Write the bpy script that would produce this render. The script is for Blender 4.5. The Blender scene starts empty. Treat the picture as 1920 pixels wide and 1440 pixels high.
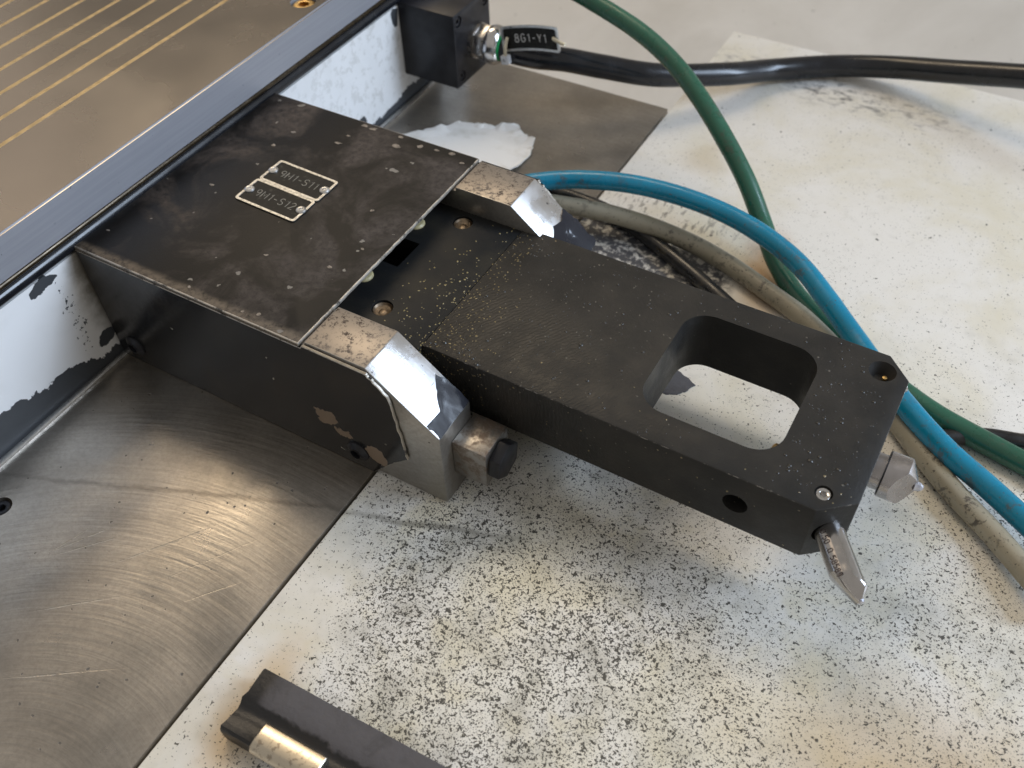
import bpy, bmesh, math, random
from mathutils import Vector, Matrix, noise
random.seed(7)
S = bpy.context.scene
COL = S.collection

# ------------------------------------------------------------------ camera
cam = bpy.data.cameras.new('camera')
cam.sensor_width = 36.0
cam.lens = 36.0 * 1765.318 / 1920.0
cam.clip_start = 0.01
cam.clip_end = 50
co = bpy.data.objects.new('camera', cam)
COL.objects.link(co)
co.matrix_world = Matrix.Translation((0.152465, -0.132068, 0.246448)) @ Matrix((
    (0.86769378, -0.35793180, 0.34495264),
    (0.49642015, 0.66017741, -0.56367793),
    (-0.02597169, 0.66034128, 0.75051639))).to_4x4()
cam.dof.use_dof = True
cam.dof.focus_distance = 0.285
cam.dof.aperture_fstop = 16.0
S.camera = co

# ------------------------------------------------------------------ light (indoor close-up: window and workshop lamps)
w = bpy.data.worlds.new('World')
S.world = w
w.use_nodes = True
w.node_tree.nodes['Background'].inputs[0].default_value = (0.50, 0.475, 0.44, 1)
w.node_tree.nodes['Background'].inputs[1].default_value = 0.56
S.view_settings.view_transform = 'Standard'
S.view_settings.look = 'None'
S.view_settings.exposure = 0.48
S.view_settings.gamma = 1.0
S.render.film_transparent = False


def area(name, direction, dist, target, sx, sy, power, color):
    l = bpy.data.lights.new(name, 'AREA')
    l.shape = 'RECTANGLE'
    l.size = sx
    l.size_y = sy
    l.energy = power
    l.color = color
    o = bpy.data.objects.new(name, l)
    COL.objects.link(o)
    d = Vector(direction).normalized()
    o.location = Vector(target) + d * dist
    o.rotation_euler = d.to_track_quat('Z', 'Y').to_euler()
    return o


area('ceiling_lamp', (-0.43, 0.54, 0.75), 1.5, (0.02, 0.04, 0), 0.72, 0.72, 8.6, (1.0, 0.81, 0.57))
area('workshop_lamp', (-0.74, 0.24, 0.63), 2.4, (0.0, 0.0, 0), 1.4, 1.4, 2.4, (1.0, 0.76, 0.52))
area('window_light', (0.76, 0.46, 0.45), 1.7, (0, 0.04, 0.03), 1.15, 1.0, 44.0, (0.66, 0.80, 1.0))


# ------------------------------------------------------------------ node helpers
class N:
    """small wrapper to write node graphs"""

    def __init__(self, name, rough=0.5, metal=0.0, spec=0.5):
        self.m = bpy.data.materials.new(name)
        self.m.use_nodes = True
        self.t = self.m.node_tree
        self.b = self.t.nodes['Principled BSDF']
        self.b.inputs['Roughness'].default_value = rough
        self.b.inputs['Metallic'].default_value = metal
        self.b.inputs['Specular IOR Level'].default_value = spec
        self.tc = self.t.nodes.new('ShaderNodeTexCoord').outputs['Object']

    def link(self, v, sock):
        if isinstance(v, (int, float)):
            sock.default_value = v
        elif isinstance(v, (tuple, list)):
            if len(v) == 3 and sock.type == 'RGBA':
                v = (*v, 1)
            sock.default_value = v
        else:
            self.t.links.new(v, sock)

    def map(self, scale=(1, 1, 1), loc=(0, 0, 0), rot=(0, 0, 0), src=None, typ='POINT'):
        n = self.t.nodes.new('ShaderNodeMapping')
        n.vector_type = typ
        n.inputs['Scale'].default_value = scale
        n.inputs['Location'].default_value = loc
        n.inputs['Rotation'].default_value = rot
        self.t.links.new(src or self.tc, n.inputs['Vector'])
        return n.outputs[0]

    def noise(self, scale, detail=3, rough=0.5, dist=0.0, vec=None, color=False):
        n = self.t.nodes.new('ShaderNodeTexNoise')
        n.inputs['Scale'].default_value = scale
        n.inputs['Detail'].default_value = detail
        n.inputs['Roughness'].default_value = rough
        n.inputs['Distortion'].default_value = dist
        self.t.links.new(vec or self.tc, n.inputs['Vector'])
        return n.outputs['Color' if color else 'Fac']

    def voro(self, scale, vec=None, feature='F1', out='Distance', rand=1.0):
        n = self.t.nodes.new('ShaderNodeTexVoronoi')
        n.feature = feature
        n.inputs['Scale'].default_value = scale
        n.inputs['Randomness'].default_value = rand
        self.t.links.new(vec or self.tc, n.inputs['Vector'])
        return n.outputs[out]

    def ring(self, scale, dist, vec, dscale=1.0, detail=2, typ='RINGS'):
        n = self.t.nodes.new('ShaderNodeTexWave')
        n.wave_type = typ
        if typ == 'RINGS':
            n.rings_direction = 'Z'
        n.inputs['Scale'].default_value = scale
        n.inputs['Distortion'].default_value = dist
        n.inputs['Detail'].default_value = detail
        n.inputs['Detail Scale'].default_value = dscale
        self.t.links.new(vec, n.inputs['Vector'])
        return n.outputs['Fac']

    def mr(self, v, a, b, c=0.0, d=1.0, smooth=True):
        n = self.t.nodes.new('ShaderNodeMapRange')
        n.interpolation_type = 'SMOOTHSTEP' if smooth else 'LINEAR'
        for s, x in zip(('Value', 'From Min', 'From Max', 'To Min', 'To Max'), (v, a, b, c, d)):
            self.link(x, n.inputs[s])
        return n.outputs[0]

    def math(self, op, a, b=0.0, c=None, clamp=False):
        n = self.t.nodes.new('ShaderNodeMath')
        n.operation = op
        n.use_clamp = clamp
        self.link(a, n.inputs[0])
        self.link(b, n.inputs[1])
        if c is not None:
            self.link(c, n.inputs[2])
        return n.outputs[0]

    def mix(self, f, a, b):
        n = self.t.nodes.new('ShaderNodeMix')
        n.data_type = 'RGBA'
        self.link(f, n.inputs[0])
        self.link(a, n.inputs[6])
        self.link(b, n.inputs[7])
        return n.outputs[2]

    def sep(self, src=None):
        n = self.t.nodes.new('ShaderNodeSeparateXYZ')
        self.t.links.new(src or self.tc, n.inputs[0])
        return n.outputs

    def warp(self, amount, scale, vec=None, detail=3):
        """coordinates pushed about by noise, for ragged mask edges"""
        c = self.noise(scale, detail, 0.6, 0, vec, color=True)
        s = self.t.nodes.new('ShaderNodeVectorMath')
        s.operation = 'SUBTRACT'
        self.t.links.new(c, s.inputs[0])
        s.inputs[1].default_value = (0.5, 0.5, 0.5)
        k = self.t.nodes.new('ShaderNodeVectorMath')
        k.operation = 'SCALE'
        self.t.links.new(s.outputs[0], k.inputs[0])
        k.inputs['Scale'].default_value = amount
        a = self.t.nodes.new('ShaderNodeVectorMath')
        a.operation = 'ADD'
        self.t.links.new(vec or self.tc, a.inputs[0])
        self.t.links.new(k.outputs[0], a.inputs[1])
        return a.outputs[0]

    def spot(self, c, r, vec=None, rot=0.0, soft=0.5):
        """1 inside an ellipse (centre c, radii r, in metres), 0 outside"""
        v = self.map(scale=(1, 1, 1), loc=(-c[0], -c[1], -c[2]), src=vec)
        v = self.map(rot=(0, 0, -rot), src=v)
        v = self.map(scale=tuple(1 / x for x in r), src=v)
        n = self.t.nodes.new('ShaderNodeVectorMath')
        n.operation = 'LENGTH'
        self.t.links.new(v, n.inputs[0])
        return self.mr(n.outputs['Value'], 1 - soft, 1 + soft, 1, 0)

    def color(self, v):
        self.link(v, self.b.inputs['Base Color'])
        return self

    def rough(self, v):
        self.link(v, self.b.inputs['Roughness'])
        return self

    def metal(self, v):
        self.link(v, self.b.inputs['Metallic'])
        return self

    def bump(self, h, strength=0.3, dist=0.0002, prev=None):
        n = self.t.nodes.new('ShaderNodeBump')
        n.inputs['Strength'].default_value = strength
        n.inputs['Distance'].default_value = dist
        self.link(h, n.inputs['Height'])
        if prev is not None:
            self.t.links.new(prev, n.inputs['Normal'])
        self.t.links.new(n.outputs[0], self.b.inputs['Normal'])
        return n.outputs[0]


M = {}


def simple(name, col, rough=0.5, metal=0.0, spec=0.5, var=0.25, scale=300, bump=0.15):
    n = N(name, rough, metal, spec)
    f = n.noise(scale, 4, 0.6)
    dark = tuple(c * (1 - var) for c in col)
    light = tuple(min(1, c * (1 + var)) for c in col)
    n.color(n.mix(n.mr(f, 0.3, 0.7), dark, light))
    n.rough(n.mr(n.noise(scale * 0.6, 3), 0.3, 0.7, max(0.03, rough - 0.07), min(1, rough + 0.1)))
    if bump:
        n.bump(n.noise(scale * 4, 4), bump, 0.0001)
    M[name] = n.m
    return n


simple('black_oxide', (0.014, 0.014, 0.017), 0.36, 0.0, 0.35, 0.3, 200, 0.12)
simple('black_inside', (0.010, 0.010, 0.010), 0.6, 0, 0.3)
simple('black_rubber', (0.010, 0.011, 0.014), 0.2, 0, 0.5, 0.3, 120, 0.05)
simple('rail_brown', (0.05, 0.036, 0.02), 0.2, 0.6)
simple('chip_grey', (0.20, 0.175, 0.15), 0.5, 0.2, 0.5, 0.4, 900, 0.3)
simple('chrome', (0.62, 0.61, 0.61), 0.16, 1.0, 0.5, 0.08, 500, 0.04)
simple('nickel_nut', (0.58, 0.55, 0.52), 0.28, 1.0, 0.5, 0.15, 500, 0.1)
simple('brass', (0.62, 0.42, 0.17), 0.35, 1.0, 0.5, 0.12, 400, 0.1)
simple('aluminium', (0.68, 0.67, 0.65), 0.34, 1.0, 0.5, 0.1, 700, 0.2)
simple('green_seal', (0.01, 0.30, 0.09), 0.45)
simple('zip_tie', (0.62, 0.56, 0.42), 0.4)
simple('yellow_nylon', (0.36, 0.31, 0.17), 0.5)
simple('bronze', (0.27, 0.21, 0.15), 0.42, 1.0, 0.5, 0.3, 900, 0.3)
simple('engraving', (0.20, 0.20, 0.19), 0.5, 0.3, 0.5, 0.4, 900, 0.2)
simple('engraving_light', (0.50, 0.50, 0.50), 0.5, 0.0, 0.5, 0.2, 900, 0)
simple('engraving_dark', (0.09, 0.07, 0.07), 0.5, 0.4)
simple('diamond', (0.55, 0.56, 0.62), 0.25, 0.7)
simple('turned_steel', (0.43, 0.41, 0.41), 0.28, 1.0, 0.5, 0.04, 400, 0.03)
simple('pin_steel', (0.50, 0.48, 0.47), 0.13, 1.0, 0.5, 0.05, 400, 0.02)

# tag face
n = N('tag_black', 0.5, 0, 0.2)
n.color(n.mix(n.mr(n.noise(500, 4), 0.55, 0.8), (0.012, 0.012, 0.011), (0.05, 0.046, 0.04)))
n.bump(n.noise(2500, 2), 0.15, 0.0001)
M['tag_black'] = n.m
# tag border: aluminium, a little dirty
n = N('tag_border', 0.42, 0.6)
n.color(n.mix(n.mr(n.noise(900, 4), 0.42, 0.7), (0.64, 0.62, 0.57), (0.36, 0.34, 0.30)))
n.bump(n.noise(2500, 3), 0.3, 0.0001)
M['tag_border'] = n.m


def worn_black(name, dust=1.0, flecks=True, gloss=0.42):
    """black paint with brown grinding dust and small light chips"""
    n = N(name, gloss, 0.0, 0.22)
    wv = n.warp(0.006, 120)
    big = n.noise(38, 5, 0.62, 0.6)
    fine = n.noise(420, 5, 0.7, 0.3)
    d = n.math('MULTIPLY', n.mr(big, 0.42, 0.66), n.mr(fine, 0.2, 0.65))
    c = n.mix(d, (0.0095, 0.0085, 0.0078), (0.085 * dust, 0.070 * dust, 0.061 * dust))
    rg = n.mr(d, 0, 1, gloss - 0.02, gloss + 0.22)
    if flecks:
        yy = n.sep(n.warp(0.0022, 260))[1]
        ed = n.math('MULTIPLY', n.mr(yy, 0.0004, 0.0034, 1, 0), n.mr(fine, 0.25, 0.6))
        c = n.mix(n.math('MULTIPLY', ed, 0.9), c, (0.17, 0.135, 0.10))
        # a few irregular chips: rare voronoi cells
        v = n.voro(130, wv)
        cell = n.voro(130, wv, out='Color')
        rare = n.math('GREATER_THAN', n.sep(cell)[0], 0.978)
        ch = n.math('MULTIPLY', n.mr(v, 0.12, 0.17, 1, 0), rare)
        v2 = n.voro(420, n.warp(0.003, 500))
        cell2 = n.voro(420, n.warp(0.003, 500), out='Color')
        rare2 = n.math('GREATER_THAN', n.sep(cell2)[1], 0.975)
        ch2 = n.math('MULTIPLY', n.mr(v2, 0.25, 0.32, 1, 0), rare2)
        ch = n.math('MAXIMUM', ch, ch2)
        c = n.mix(ch, c, (0.22, 0.20, 0.175))
    n.color(c)
    n.rough(rg)
    h = n.math('ADD', n.noise(2200, 3), n.math('MULTIPLY', fine, 0.6))
    n.bump(h, 0.35, 0.00012)
    M[name] = n.m
    return n


worn_black('lid_paint', 1.0, True, 0.5)
# the near side panel: rust and brown primer show where paint is off
n = N('side_paint', 0.2, 0, 0.5)
p = n.sep()
fine = n.noise(500, 4, 0.6)
c = n.mix(n.mr(n.noise(60, 4), 0.45, 0.8), (0.010, 0.0105, 0.012), (0.026, 0.022, 0.018))
v = n.voro(260, n.warp(0.004, 300))
cell = n.voro(260, n.warp(0.004, 300), out='Color')
ch = n.math('MULTIPLY', n.mr(v, 0.12, 0.17, 1, 0), n.math('GREATER_THAN', n.sep(cell)[0], 0.955))
c = n.mix(ch, c, (0.36, 0.34, 0.28))
wv = n.warp(0.009, 160, detail=5)
r1 = n.spot((0.004, 0, 0.0195), (0.0042, 1, 0.0035), wv, 0, 0.04)
r2 = n.spot((0.010, 0, 0.0150), (0.0034, 1, 0.0018), wv, 0, 0.04)
r3 = n.spot((0.0215, 0, 0.0110), (0.0042, 1, 0.0040), wv, 0, 0.04)
rr = n.math('MAXIMUM', n.math('MAXIMUM', r1, r2), r3)
c = n.mix(rr, c, (0.20, 0.145, 0.10))
n.color(c)
n.rough(n.math('ADD', n.mr(fine, 0.3, 0.7, 0.17, 0.27), n.math('MULTIPLY', rr, 0.3)))
n.bump(n.math('SUBTRACT', n.noise(1500, 3), n.math('MULTIPLY', rr, 2.0)), 0.16, 0.00010)
M['side_paint'] = n.m

# worn edge: paint rubbed to metal in places
n = N('worn_edge', 0.45)
f = n.mr(n.noise(230, 6, 0.75), 0.36, 0.50)
n.color(n.mix(f, (0.05, 0.045, 0.04), (0.50, 0.46, 0.40)))
n.metal(n.math('MULTIPLY', f, 0.6))
n.bump(n.noise(1500, 4), 0.6, 0.0002)
M['worn_edge'] = n.m

# arm: black oxide with a film of oil and fine grit
n = N('arm_black', 0.45, 0, 0.25)
p = n.sep()
near_step = n.spot((0.012, -0.022, 0.042), (0.045, 0.026, 1), None, 0, 0.6)
fine = n.noise(1300, 3, 0.6)
base = n.mix(n.mr(n.noise(60, 5, 0.6), 0.35, 0.7), (0.021, 0.0205, 0.0195), (0.034, 0.0315, 0.028))
v = n.voro(900, n.warp(0.0012, 900))
cell = n.voro(900, n.warp(0.0012, 900), out='Color')
dens = n.mr(p[0], 0.0, 0.09, 0.90, 0.985)
rare = n.math('GREATER_THAN', n.sep(cell)[0], dens)
grit = n.math('MULTIPLY', n.mr(v, 0.18, 0.3, 1, 0), rare)
n.color(n.mix(grit, base, (0.13, 0.12, 0.10)))
spk = n.voro(1150, n.warp(0.0014, 700))
spc = n.sep(n.voro(1150, n.warp(0.0014, 700), out='Color'))[0]
edge_ = n.math('ADD', n.mr(p[0], -0.004, 0.022, 0.62, 0.985), n.mr(p[1], -0.02, 0.03, 0.0, 0.15))
glint = n.math('MULTIPLY', n.mr(spk, 0.1, 0.4, 1, 0), n.math('GREATER_THAN', spc, edge_))
n.rough(n.math('SUBTRACT', n.mr(n.noise(110, 5, 0.65), 0.3, 0.7, 0.36, 0.54), n.math('MULTIPLY', glint, 0.25)))
n.link(n.mr(glint, 0.1, 0.4, 0.24, 1.0), n.b.inputs['Specular IOR Level'])
n.color(n.mix(n.mr(glint, 0.15, 0.4), n.mix(grit, base, (0.13, 0.12, 0.10)), (0.26, 0.20, 0.09)))
waves = n.ring(260, 6.0, n.map(rot=(0, 0, 0.5)), 2.0, 3, 'BANDS')
h = n.math('ADD', n.noise(900, 4, 0.65), n.math('MULTIPLY', n.math('MULTIPLY', waves, near_step), 0.5))
h = n.math('ADD', h, n.math('MULTIPLY', grit, 1.2))
h = n.math('ADD', h, n.math('MULTIPLY', glint, 2.0))
n.bump(h, 0.5, 0.00018)
M['arm_black'] = n.m

# rear plate: wetter, with oil droplets
n = N('oily_black', 0.4)
v = n.voro(1000, n.warp(0.0014, 700))
cell = n.voro(1000, n.warp(0.0014, 700), out='Color')
p = n.sep()
rare = n.math('GREATER_THAN', n.sep(cell)[0], n.math('ADD', n.mr(p[0], -0.03, -0.002, 0.95, 0.64), n.mr(p[1], -0.01, 0.03, 0.0, 0.22)))
drop = n.math('MULTIPLY', n.mr(v, 0.1, 0.42, 1, 0), rare)
n.color(n.mix(n.mr(n.noise(80, 4), 0.4, 0.75), (0.013, 0.014, 0.015), (0.028, 0.026, 0.021)))
n.rough(n.mr(drop, 0.1, 0.5, 0.46, 0.2))
n.color(n.mix(n.mr(drop, 0.15, 0.5), n.mix(n.mr(n.noise(80, 4), 0.4, 0.75), (0.013, 0.014, 0.015), (0.026, 0.024, 0.020)), (0.30, 0.24, 0.11)))
n.link(n.mr(drop, 0.1, 0.5, 0.14, 0.8), n.b.inputs['Specular IOR Level'])
n.bump(n.math('ADD', n.math('MULTIPLY', drop, 1.0), n.math('MULTIPLY', n.noise(1200, 3), 0.2)), 0.85, 0.00022)
M['oily_black'] = n.m


def ground_steel(name, centre, col=(0.45, 0.405, 0.35), rough=0.34, stain=0.7):
    """ground or milled steel with circular tool marks"""
    n = N(name, rough, 1.0)
    sh = n.map(loc=tuple(-c for c in centre))
    ln = n.t.nodes.new('ShaderNodeVectorMath')
    ln.operation = 'LENGTH'
    n.t.links.new(sh, ln.inputs[0])
    cx = n.t.nodes.new('ShaderNodeCombineXYZ')
    n.link(n.math('ADD', ln.outputs['Value'], n.math('MULTIPLY', n.noise(14, 2), 0.0016)), cx.inputs[0])
    n.link(n.math('MULTIPLY', n.sep(sh)[0], 0.06), cx.inputs[1])
    r = n.noise(700, 2, 0.6, 0, cx.outputs[0])
    r2 = n.noise(240, 2, 0.6, 0, cx.outputs[0])
    pit = n.mr(n.noise(520, 5, 0.7), 0.66, 0.73)
    blot = n.mr(n.noise(30, 6, 0.66), 0.32, 0.75)
    fleck = n.noise(700, 4, 0.7)
    pv = n.voro(330, n.warp(0.002, 300))
    pc = n.sep(n.voro(330, n.warp(0.002, 300), out='Color'))[0]
    pit = n.math('MAXIMUM', pit, n.math('MULTIPLY', n.mr(pv, 0.10, 0.15, 1, 0), n.math('GREATER_THAN', pc, 0.88)))
    dark = tuple(c * 0.5 for c in col)
    c = n.mix(n.math('MULTIPLY', blot, stain), col, dark)
    c = n.mix(n.mr(r, 0.35, 0.7, 0.20, 0), c, dark)
    c = n.mix(n.mr(fleck, 0.4, 0.65, 0, 0.3), c, dark)
    c = n.mix(n.math('MULTIPLY', pit, 0.75), c, (0.06, 0.05, 0.04))
    n.color(c)
    n.rough(n.math('ADD', n.mr(n.noise(45, 4), 0.3, 0.7, rough - 0.07, rough + 0.09), n.math('MULTIPLY', pit, 0.3)))
    n.metal(n.math('SUBTRACT', 0.86, n.math('MULTIPLY', pit, 0.6)))
    h = n.math('ADD', n.math('MULTIPLY', r, 1.3), n.math('MULTIPLY', r2, 0.7))
    h = n.math('ADD', h, n.math('MULTIPLY', n.noise(1500, 3), 0.3))
    h = n.math('SUBTRACT', h, pit)
    n.bump(h, 0.42, 0.00014)
    M[name] = n.m
    return n, c, h


n, c, h = ground_steel('plate_steel', (0.0, -0.15, 0.0))
# a dark rubbed line across the plate, and scratches
wv = n.warp(0.004, 90)
line = n.spot((-0.030, -0.0370, 0), (0.062, 0.0008, 1), wv, 0.385, 0.9)
c2 = n.mix(n.math('MULTIPLY', line, 0.38), c, (0.05, 0.04, 0.03))
scr = None
for cx, cy, ln, an in ((-0.046, -0.066, 0.008, 1.0), (-0.049, -0.068, 0.006, 1.25), (-0.043, -0.067, 0.007, 0.85), (-0.022, -0.055, 0.012, 0.95), (-0.030, -0.082, 0.009, 0.7), (-0.006, -0.052, 0.010, 1.0), (-0.018, -0.100, 0.012, 0.6), (0.002, -0.060, 0.006, 0.9)):
    q_ = n.spot((cx, cy, 0), (ln, 0.00014, 1), n.warp(0.0008, 150), an, 0.8)
    scr = q_ if scr is None else n.math('MAXIMUM', scr, q_)
scr = n.math('MULTIPLY', scr, n.mr(n.noise(500, 4, 0.7), 0.35, 0.6))
c2 = n.mix(n.math('MULTIPLY', scr, 0.3), c2, (0.75, 0.66, 0.52))
n.color(c2)
n.bump(n.math('SUBTRACT', h, n.math('MULTIPLY', scr, 1.5)), 0.42, 0.00015)

ground_steel('clamp_side', (0.02, 0, 0.052), (0.40, 0.38, 0.35), 0.36, 0.35)
# clamp top: lapped surface with brown spots
n = N('clamp_top', 0.45, 0.65)
pit = n.mr(n.noise(560, 6, 0.78), 0.50, 0.60)
n.color(n.mix(n.math('MULTIPLY', pit, n.mr(n.noise(90, 3), 0.35, 0.65, 0.4, 1)), (0.31, 0.275, 0.24), (0.07, 0.052, 0.045)))
n.rough(n.mr(pit, 0, 1, 0.42, 0.7))
n.bump(n.noise(1600, 3), 0.15, 0.0001)
M['clamp_top'] = n.m
n = N('clamp_chamfer', 0.24, 1.0)
pit = n.mr(n.noise(420, 6, 0.7), 0.635, 0.67)
streak = n.noise(900, 3, 0.6, 0, n.map(scale=(0.08, 1, 0.08)))
n.color(n.mix(pit, (0.72, 0.72, 0.73), (0.06, 0.06, 0.07)))
n.rough(n.mr(n.noise(90, 5, 0.65), 0.3, 0.7, 0.2, 0.42))
n.bump(streak, 0.35, 0.0001)
M['clamp_chamfer'] = n.m
n = N('rusty_steel', 0.4, 0.9)
f = n.mr(n.noise(160, 5, 0.7), 0.42, 0.62)
n.color(n.mix(f, (0.33, 0.31, 0.285), (0.21, 0.165, 0.13)))
n.rough(n.mr(f, 0, 1, 0.32, 0.62))
n.bump(n.noise(1200, 4), 0.3, 0.00015)
M['rusty_steel'] = n.m

# magnetic chuck top: finely ground, brown cast
n = N('chuck_top', 0.2, 1.0)
bl = n.noise(14, 3, 0.5)
gr = n.noise(500, 3, 0.6, 0, n.map(scale=(0.25, 1, 1), rot=(0, 0, 0.6)))
n.color(n.mix(n.mr(bl, 0.2, 0.8), (0.255, 0.238, 0.225), (0.32, 0.295, 0.272)))
n.rough(n.mr(n.noise(24, 4), 0.25, 0.75, 0.23, 0.33))
n.bump(gr, 0.05, 0.0001)
M['chuck_top'] = n.m
n = N('chuck_side', 0.34, 0.25)
gr = n.noise(900, 4, 0.6, 0, n.map(scale=(1, 0.02, 1)))
pit = n.mr(n.noise(400, 5, 0.7), 0.66, 0.72)
n.color(n.mix(n.math('MULTIPLY', pit, 0.7), n.mix(n.mr(gr, 0.3, 0.7), (0.30, 0.305, 0.335), (0.33, 0.335, 0.365)), (0.06, 0.06, 0.07)))
n.bump(gr, 0.03, 0.0001)
M['chuck_side'] = n.m
simple('chuck_brass', (0.46, 0.36, 0.21), 0.45, 0.85, 0.5, 0.15, 300, 0.1)

# white enamel of the machine side, peeled at the foot, sooty near the bracket
n = N('wall_paint', 0.38)
p = n.sep()
ragged = n.math('ADD', p[2], n.math('MULTIPLY', n.math('SUBTRACT', n.noise(150, 6, 0.62, 0.5), 0.5), 0.011))
step = n.math('ADD', n.mr(p[1], -0.06, 0.0, 0.0145, 0.0048), 0.0)
step = n.math('ADD', step, n.math('MULTIPLY', n.math('SUBTRACT', n.noise(45, 2), 0.5), 0.012))
bare = n.math('LESS_THAN', ragged, step)
wv = n.warp(0.008, 110, detail=5)
bare = n.math('MAXIMUM', bare, n.spot((-0.0935, -0.0160, 0.0445), (1, 0.0058, 0.0022), wv, 0, 0.04))
bare = n.math('MAXIMUM', bare, n.spot((-0.0935, -0.0030, 0.0105), (1, 0.0040, 0.0026), wv, 0, 0.04))
bare = n.math('MAXIMUM', bare, n.spot((-0.0935, 0.1500, 0.0080), (1, 0.0032, 0.0034), wv, 0, 0.04))
bare = n.math('MAXIMUM', bare, n.spot((-0.0935, 0.1830, 0.0430), (1, 0.0030, 0.0036), wv, 0, 0.04))
band = n.spot((-0.0935, -0.0115, 0.026), (1, 0.0035, 0.024), n.warp(0.01, 60), 0, 0.8)
spk = n.math('MULTIPLY', n.math('GREATER_THAN', n.noise(700, 4, 0.6), n.mr(band, 0, 1, 0.86, 0.60)), 1.0)
bare2 = n.math('MAXIMUM', bare, spk)
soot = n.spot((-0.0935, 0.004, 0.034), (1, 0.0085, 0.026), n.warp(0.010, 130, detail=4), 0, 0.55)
blots = n.mr(n.noise(60, 5, 0.6, 0.6), 0.45, 0.75, 0, 0.18)
far = n.math('MULTIPLY', n.mr(p[1], 0.06, 0.17), n.mr(n.noise(260, 5, 0.65), 0.52, 0.60))
white = n.mix(blots, (0.80, 0.80, 0.80), (0.60, 0.60, 0.58))
white = n.mix(n.math('MULTIPLY', far, 0.45), white, (0.50, 0.49, 0.46))
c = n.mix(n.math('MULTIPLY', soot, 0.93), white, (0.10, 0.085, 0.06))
c = n.mix(bare2, c, (0.050, 0.054, 0.060))
n.color(c)
n.rough(n.mr(bare2, 0, 1, 0.32, 0.5))
n.bump(n.math('SUBTRACT', n.math('MULTIPLY', n.noise(500, 3), 0.15), bare2), 0.6, 0.0003)
M['wall_paint'] = n.m

# white board speckled with black grinding grit
n = N('board_paint', 0.42)
p = n.sep()
dens = n.spot((0.090, -0.050, 0), (0.105, 0.095, 1), n.warp(0.05, 18), 0, 0.75)
dens2 = n.spot((0.23, 0.02, 0), (0.11, 0.10, 1), n.warp(0.05, 18), 0, 0.8)
dens = n.math('MAXIMUM', dens, n.math('MULTIPLY', dens2, 0.68))
clear = n.spot((0.022, -0.075, 0), (0.022, 0.06, 1), n.warp(0.02, 30), 0.0, 0.6)
dens = n.math('MULTIPLY', dens, n.math('SUBTRACT', 1.0, n.math('MULTIPLY', clear, 0.85)))
patch = n.mr(n.noise(28, 4, 0.6), 0.35, 0.65, -0.012, 0.016)
thr = n.math('SUBTRACT', n.mr(dens, 0, 1, 0.686, 0.572, smooth=False), patch)
g1 = n.noise(880, 3, 0.55, 0.5)
g2 = n.noise(1450, 2, 0.5, 0.4)
m1 = n.mr(n.math('SUBTRACT', g1, n.math('ADD', thr, 0.008)), 0.0, 0.03)
m2 = n.mr(n.math('SUBTRACT', g2, n.math('ADD', thr, 0.010)), 0.0, 0.035)
g3 = n.noise(2300, 2, 0.5)
m3 = n.mr(n.math('SUBTRACT', g3, n.mr(dens, 0, 1, 0.70, 0.60)), 0.0, 0.05, 0, 0.8)
grit = n.math('MAXIMUM', n.math('MAXIMUM', m1, m2), m3)
vd = n.voro(170, n.warp(0.003, 250))
vc = n.sep(n.voro(170, n.warp(0.003, 250), out='Color'))
dots = n.math('MULTIPLY', n.mr(vd, 0.07, 0.11, 1, 0), n.math('GREATER_THAN', vc[0], 0.84))
grit = n.math('MAXIMUM', grit, dots)
white = n.mix(n.mr(n.noise(20, 5, 0.6, 0.4), 0.38, 0.72), (0.82, 0.805, 0.77), (0.73, 0.69, 0.57))
white = n.mix(n.mr(n.noise(200, 5, 0.6), 0.5, 0.85, 0, 0.35), white, (0.52, 0.50, 0.45))
# veil of fine dust where the grit is dense
veil = n.math('MULTIPLY', dens, n.mr(n.noise(50, 5, 0.65), 0.42, 0.72))
white = n.mix(n.math('MULTIPLY', veil, 0.62), white, (0.30, 0.29, 0.24))
yel = n.mr(n.noise(34, 4, 0.6, 0.3), 0.50, 0.68)
white = n.mix(n.math('MULTIPLY', n.math('MULTIPLY', yel, n.mr(p[1], 0.12, 0.0)), 0.55), white, (0.70, 0.64, 0.46))
# grey rubbed film beside the far clamp
wv2 = n.warp(0.016, 70, detail=6)
film = n.spot((0.050, 0.1370, 0), (0.038, 0.0165, 1), wv2, -0.06, 0.12)
film = n.math('MULTIPLY', film, n.mr(n.noise(330, 6, 0.72), 0.40, 0.52, 0.25, 1))
white = n.mix(film, white, (0.075, 0.078, 0.090))
# rust under the green hose
rust = n.spot((0.098, 0.150, 0), (0.009, 0.019, 1), n.warp(0.010, 60), 0.25, 0.8)
rust2 = n.spot((0.048, 0.207, 0), (0.009, 0.010, 1), n.warp(0.012, 60), 0.2, 0.8)
rust3 = n.spot((0.195, -0.015, 0), (0.035, 0.02, 1), n.warp(0.03, 30), 0.2, 0.9)
rust4 = n.spot((0.036, -0.082, 0), (0.007, 0.018, 1), n.warp(0.010, 60), 0.1, 0.8)
white = n.mix(n.math('MULTIPLY', rust, 0.85), white, (0.46, 0.24, 0.07))
white = n.mix(n.math('MULTIPLY', rust2, 0.35), white, (0.50, 0.38, 0.20))
white = n.mix(n.math('MULTIPLY', rust3, 0.6), white, (0.50, 0.34, 0.16))
white = n.mix(n.math('MULTIPLY', rust4, 0.75), white, (0.60, 0.40, 0.16))
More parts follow.
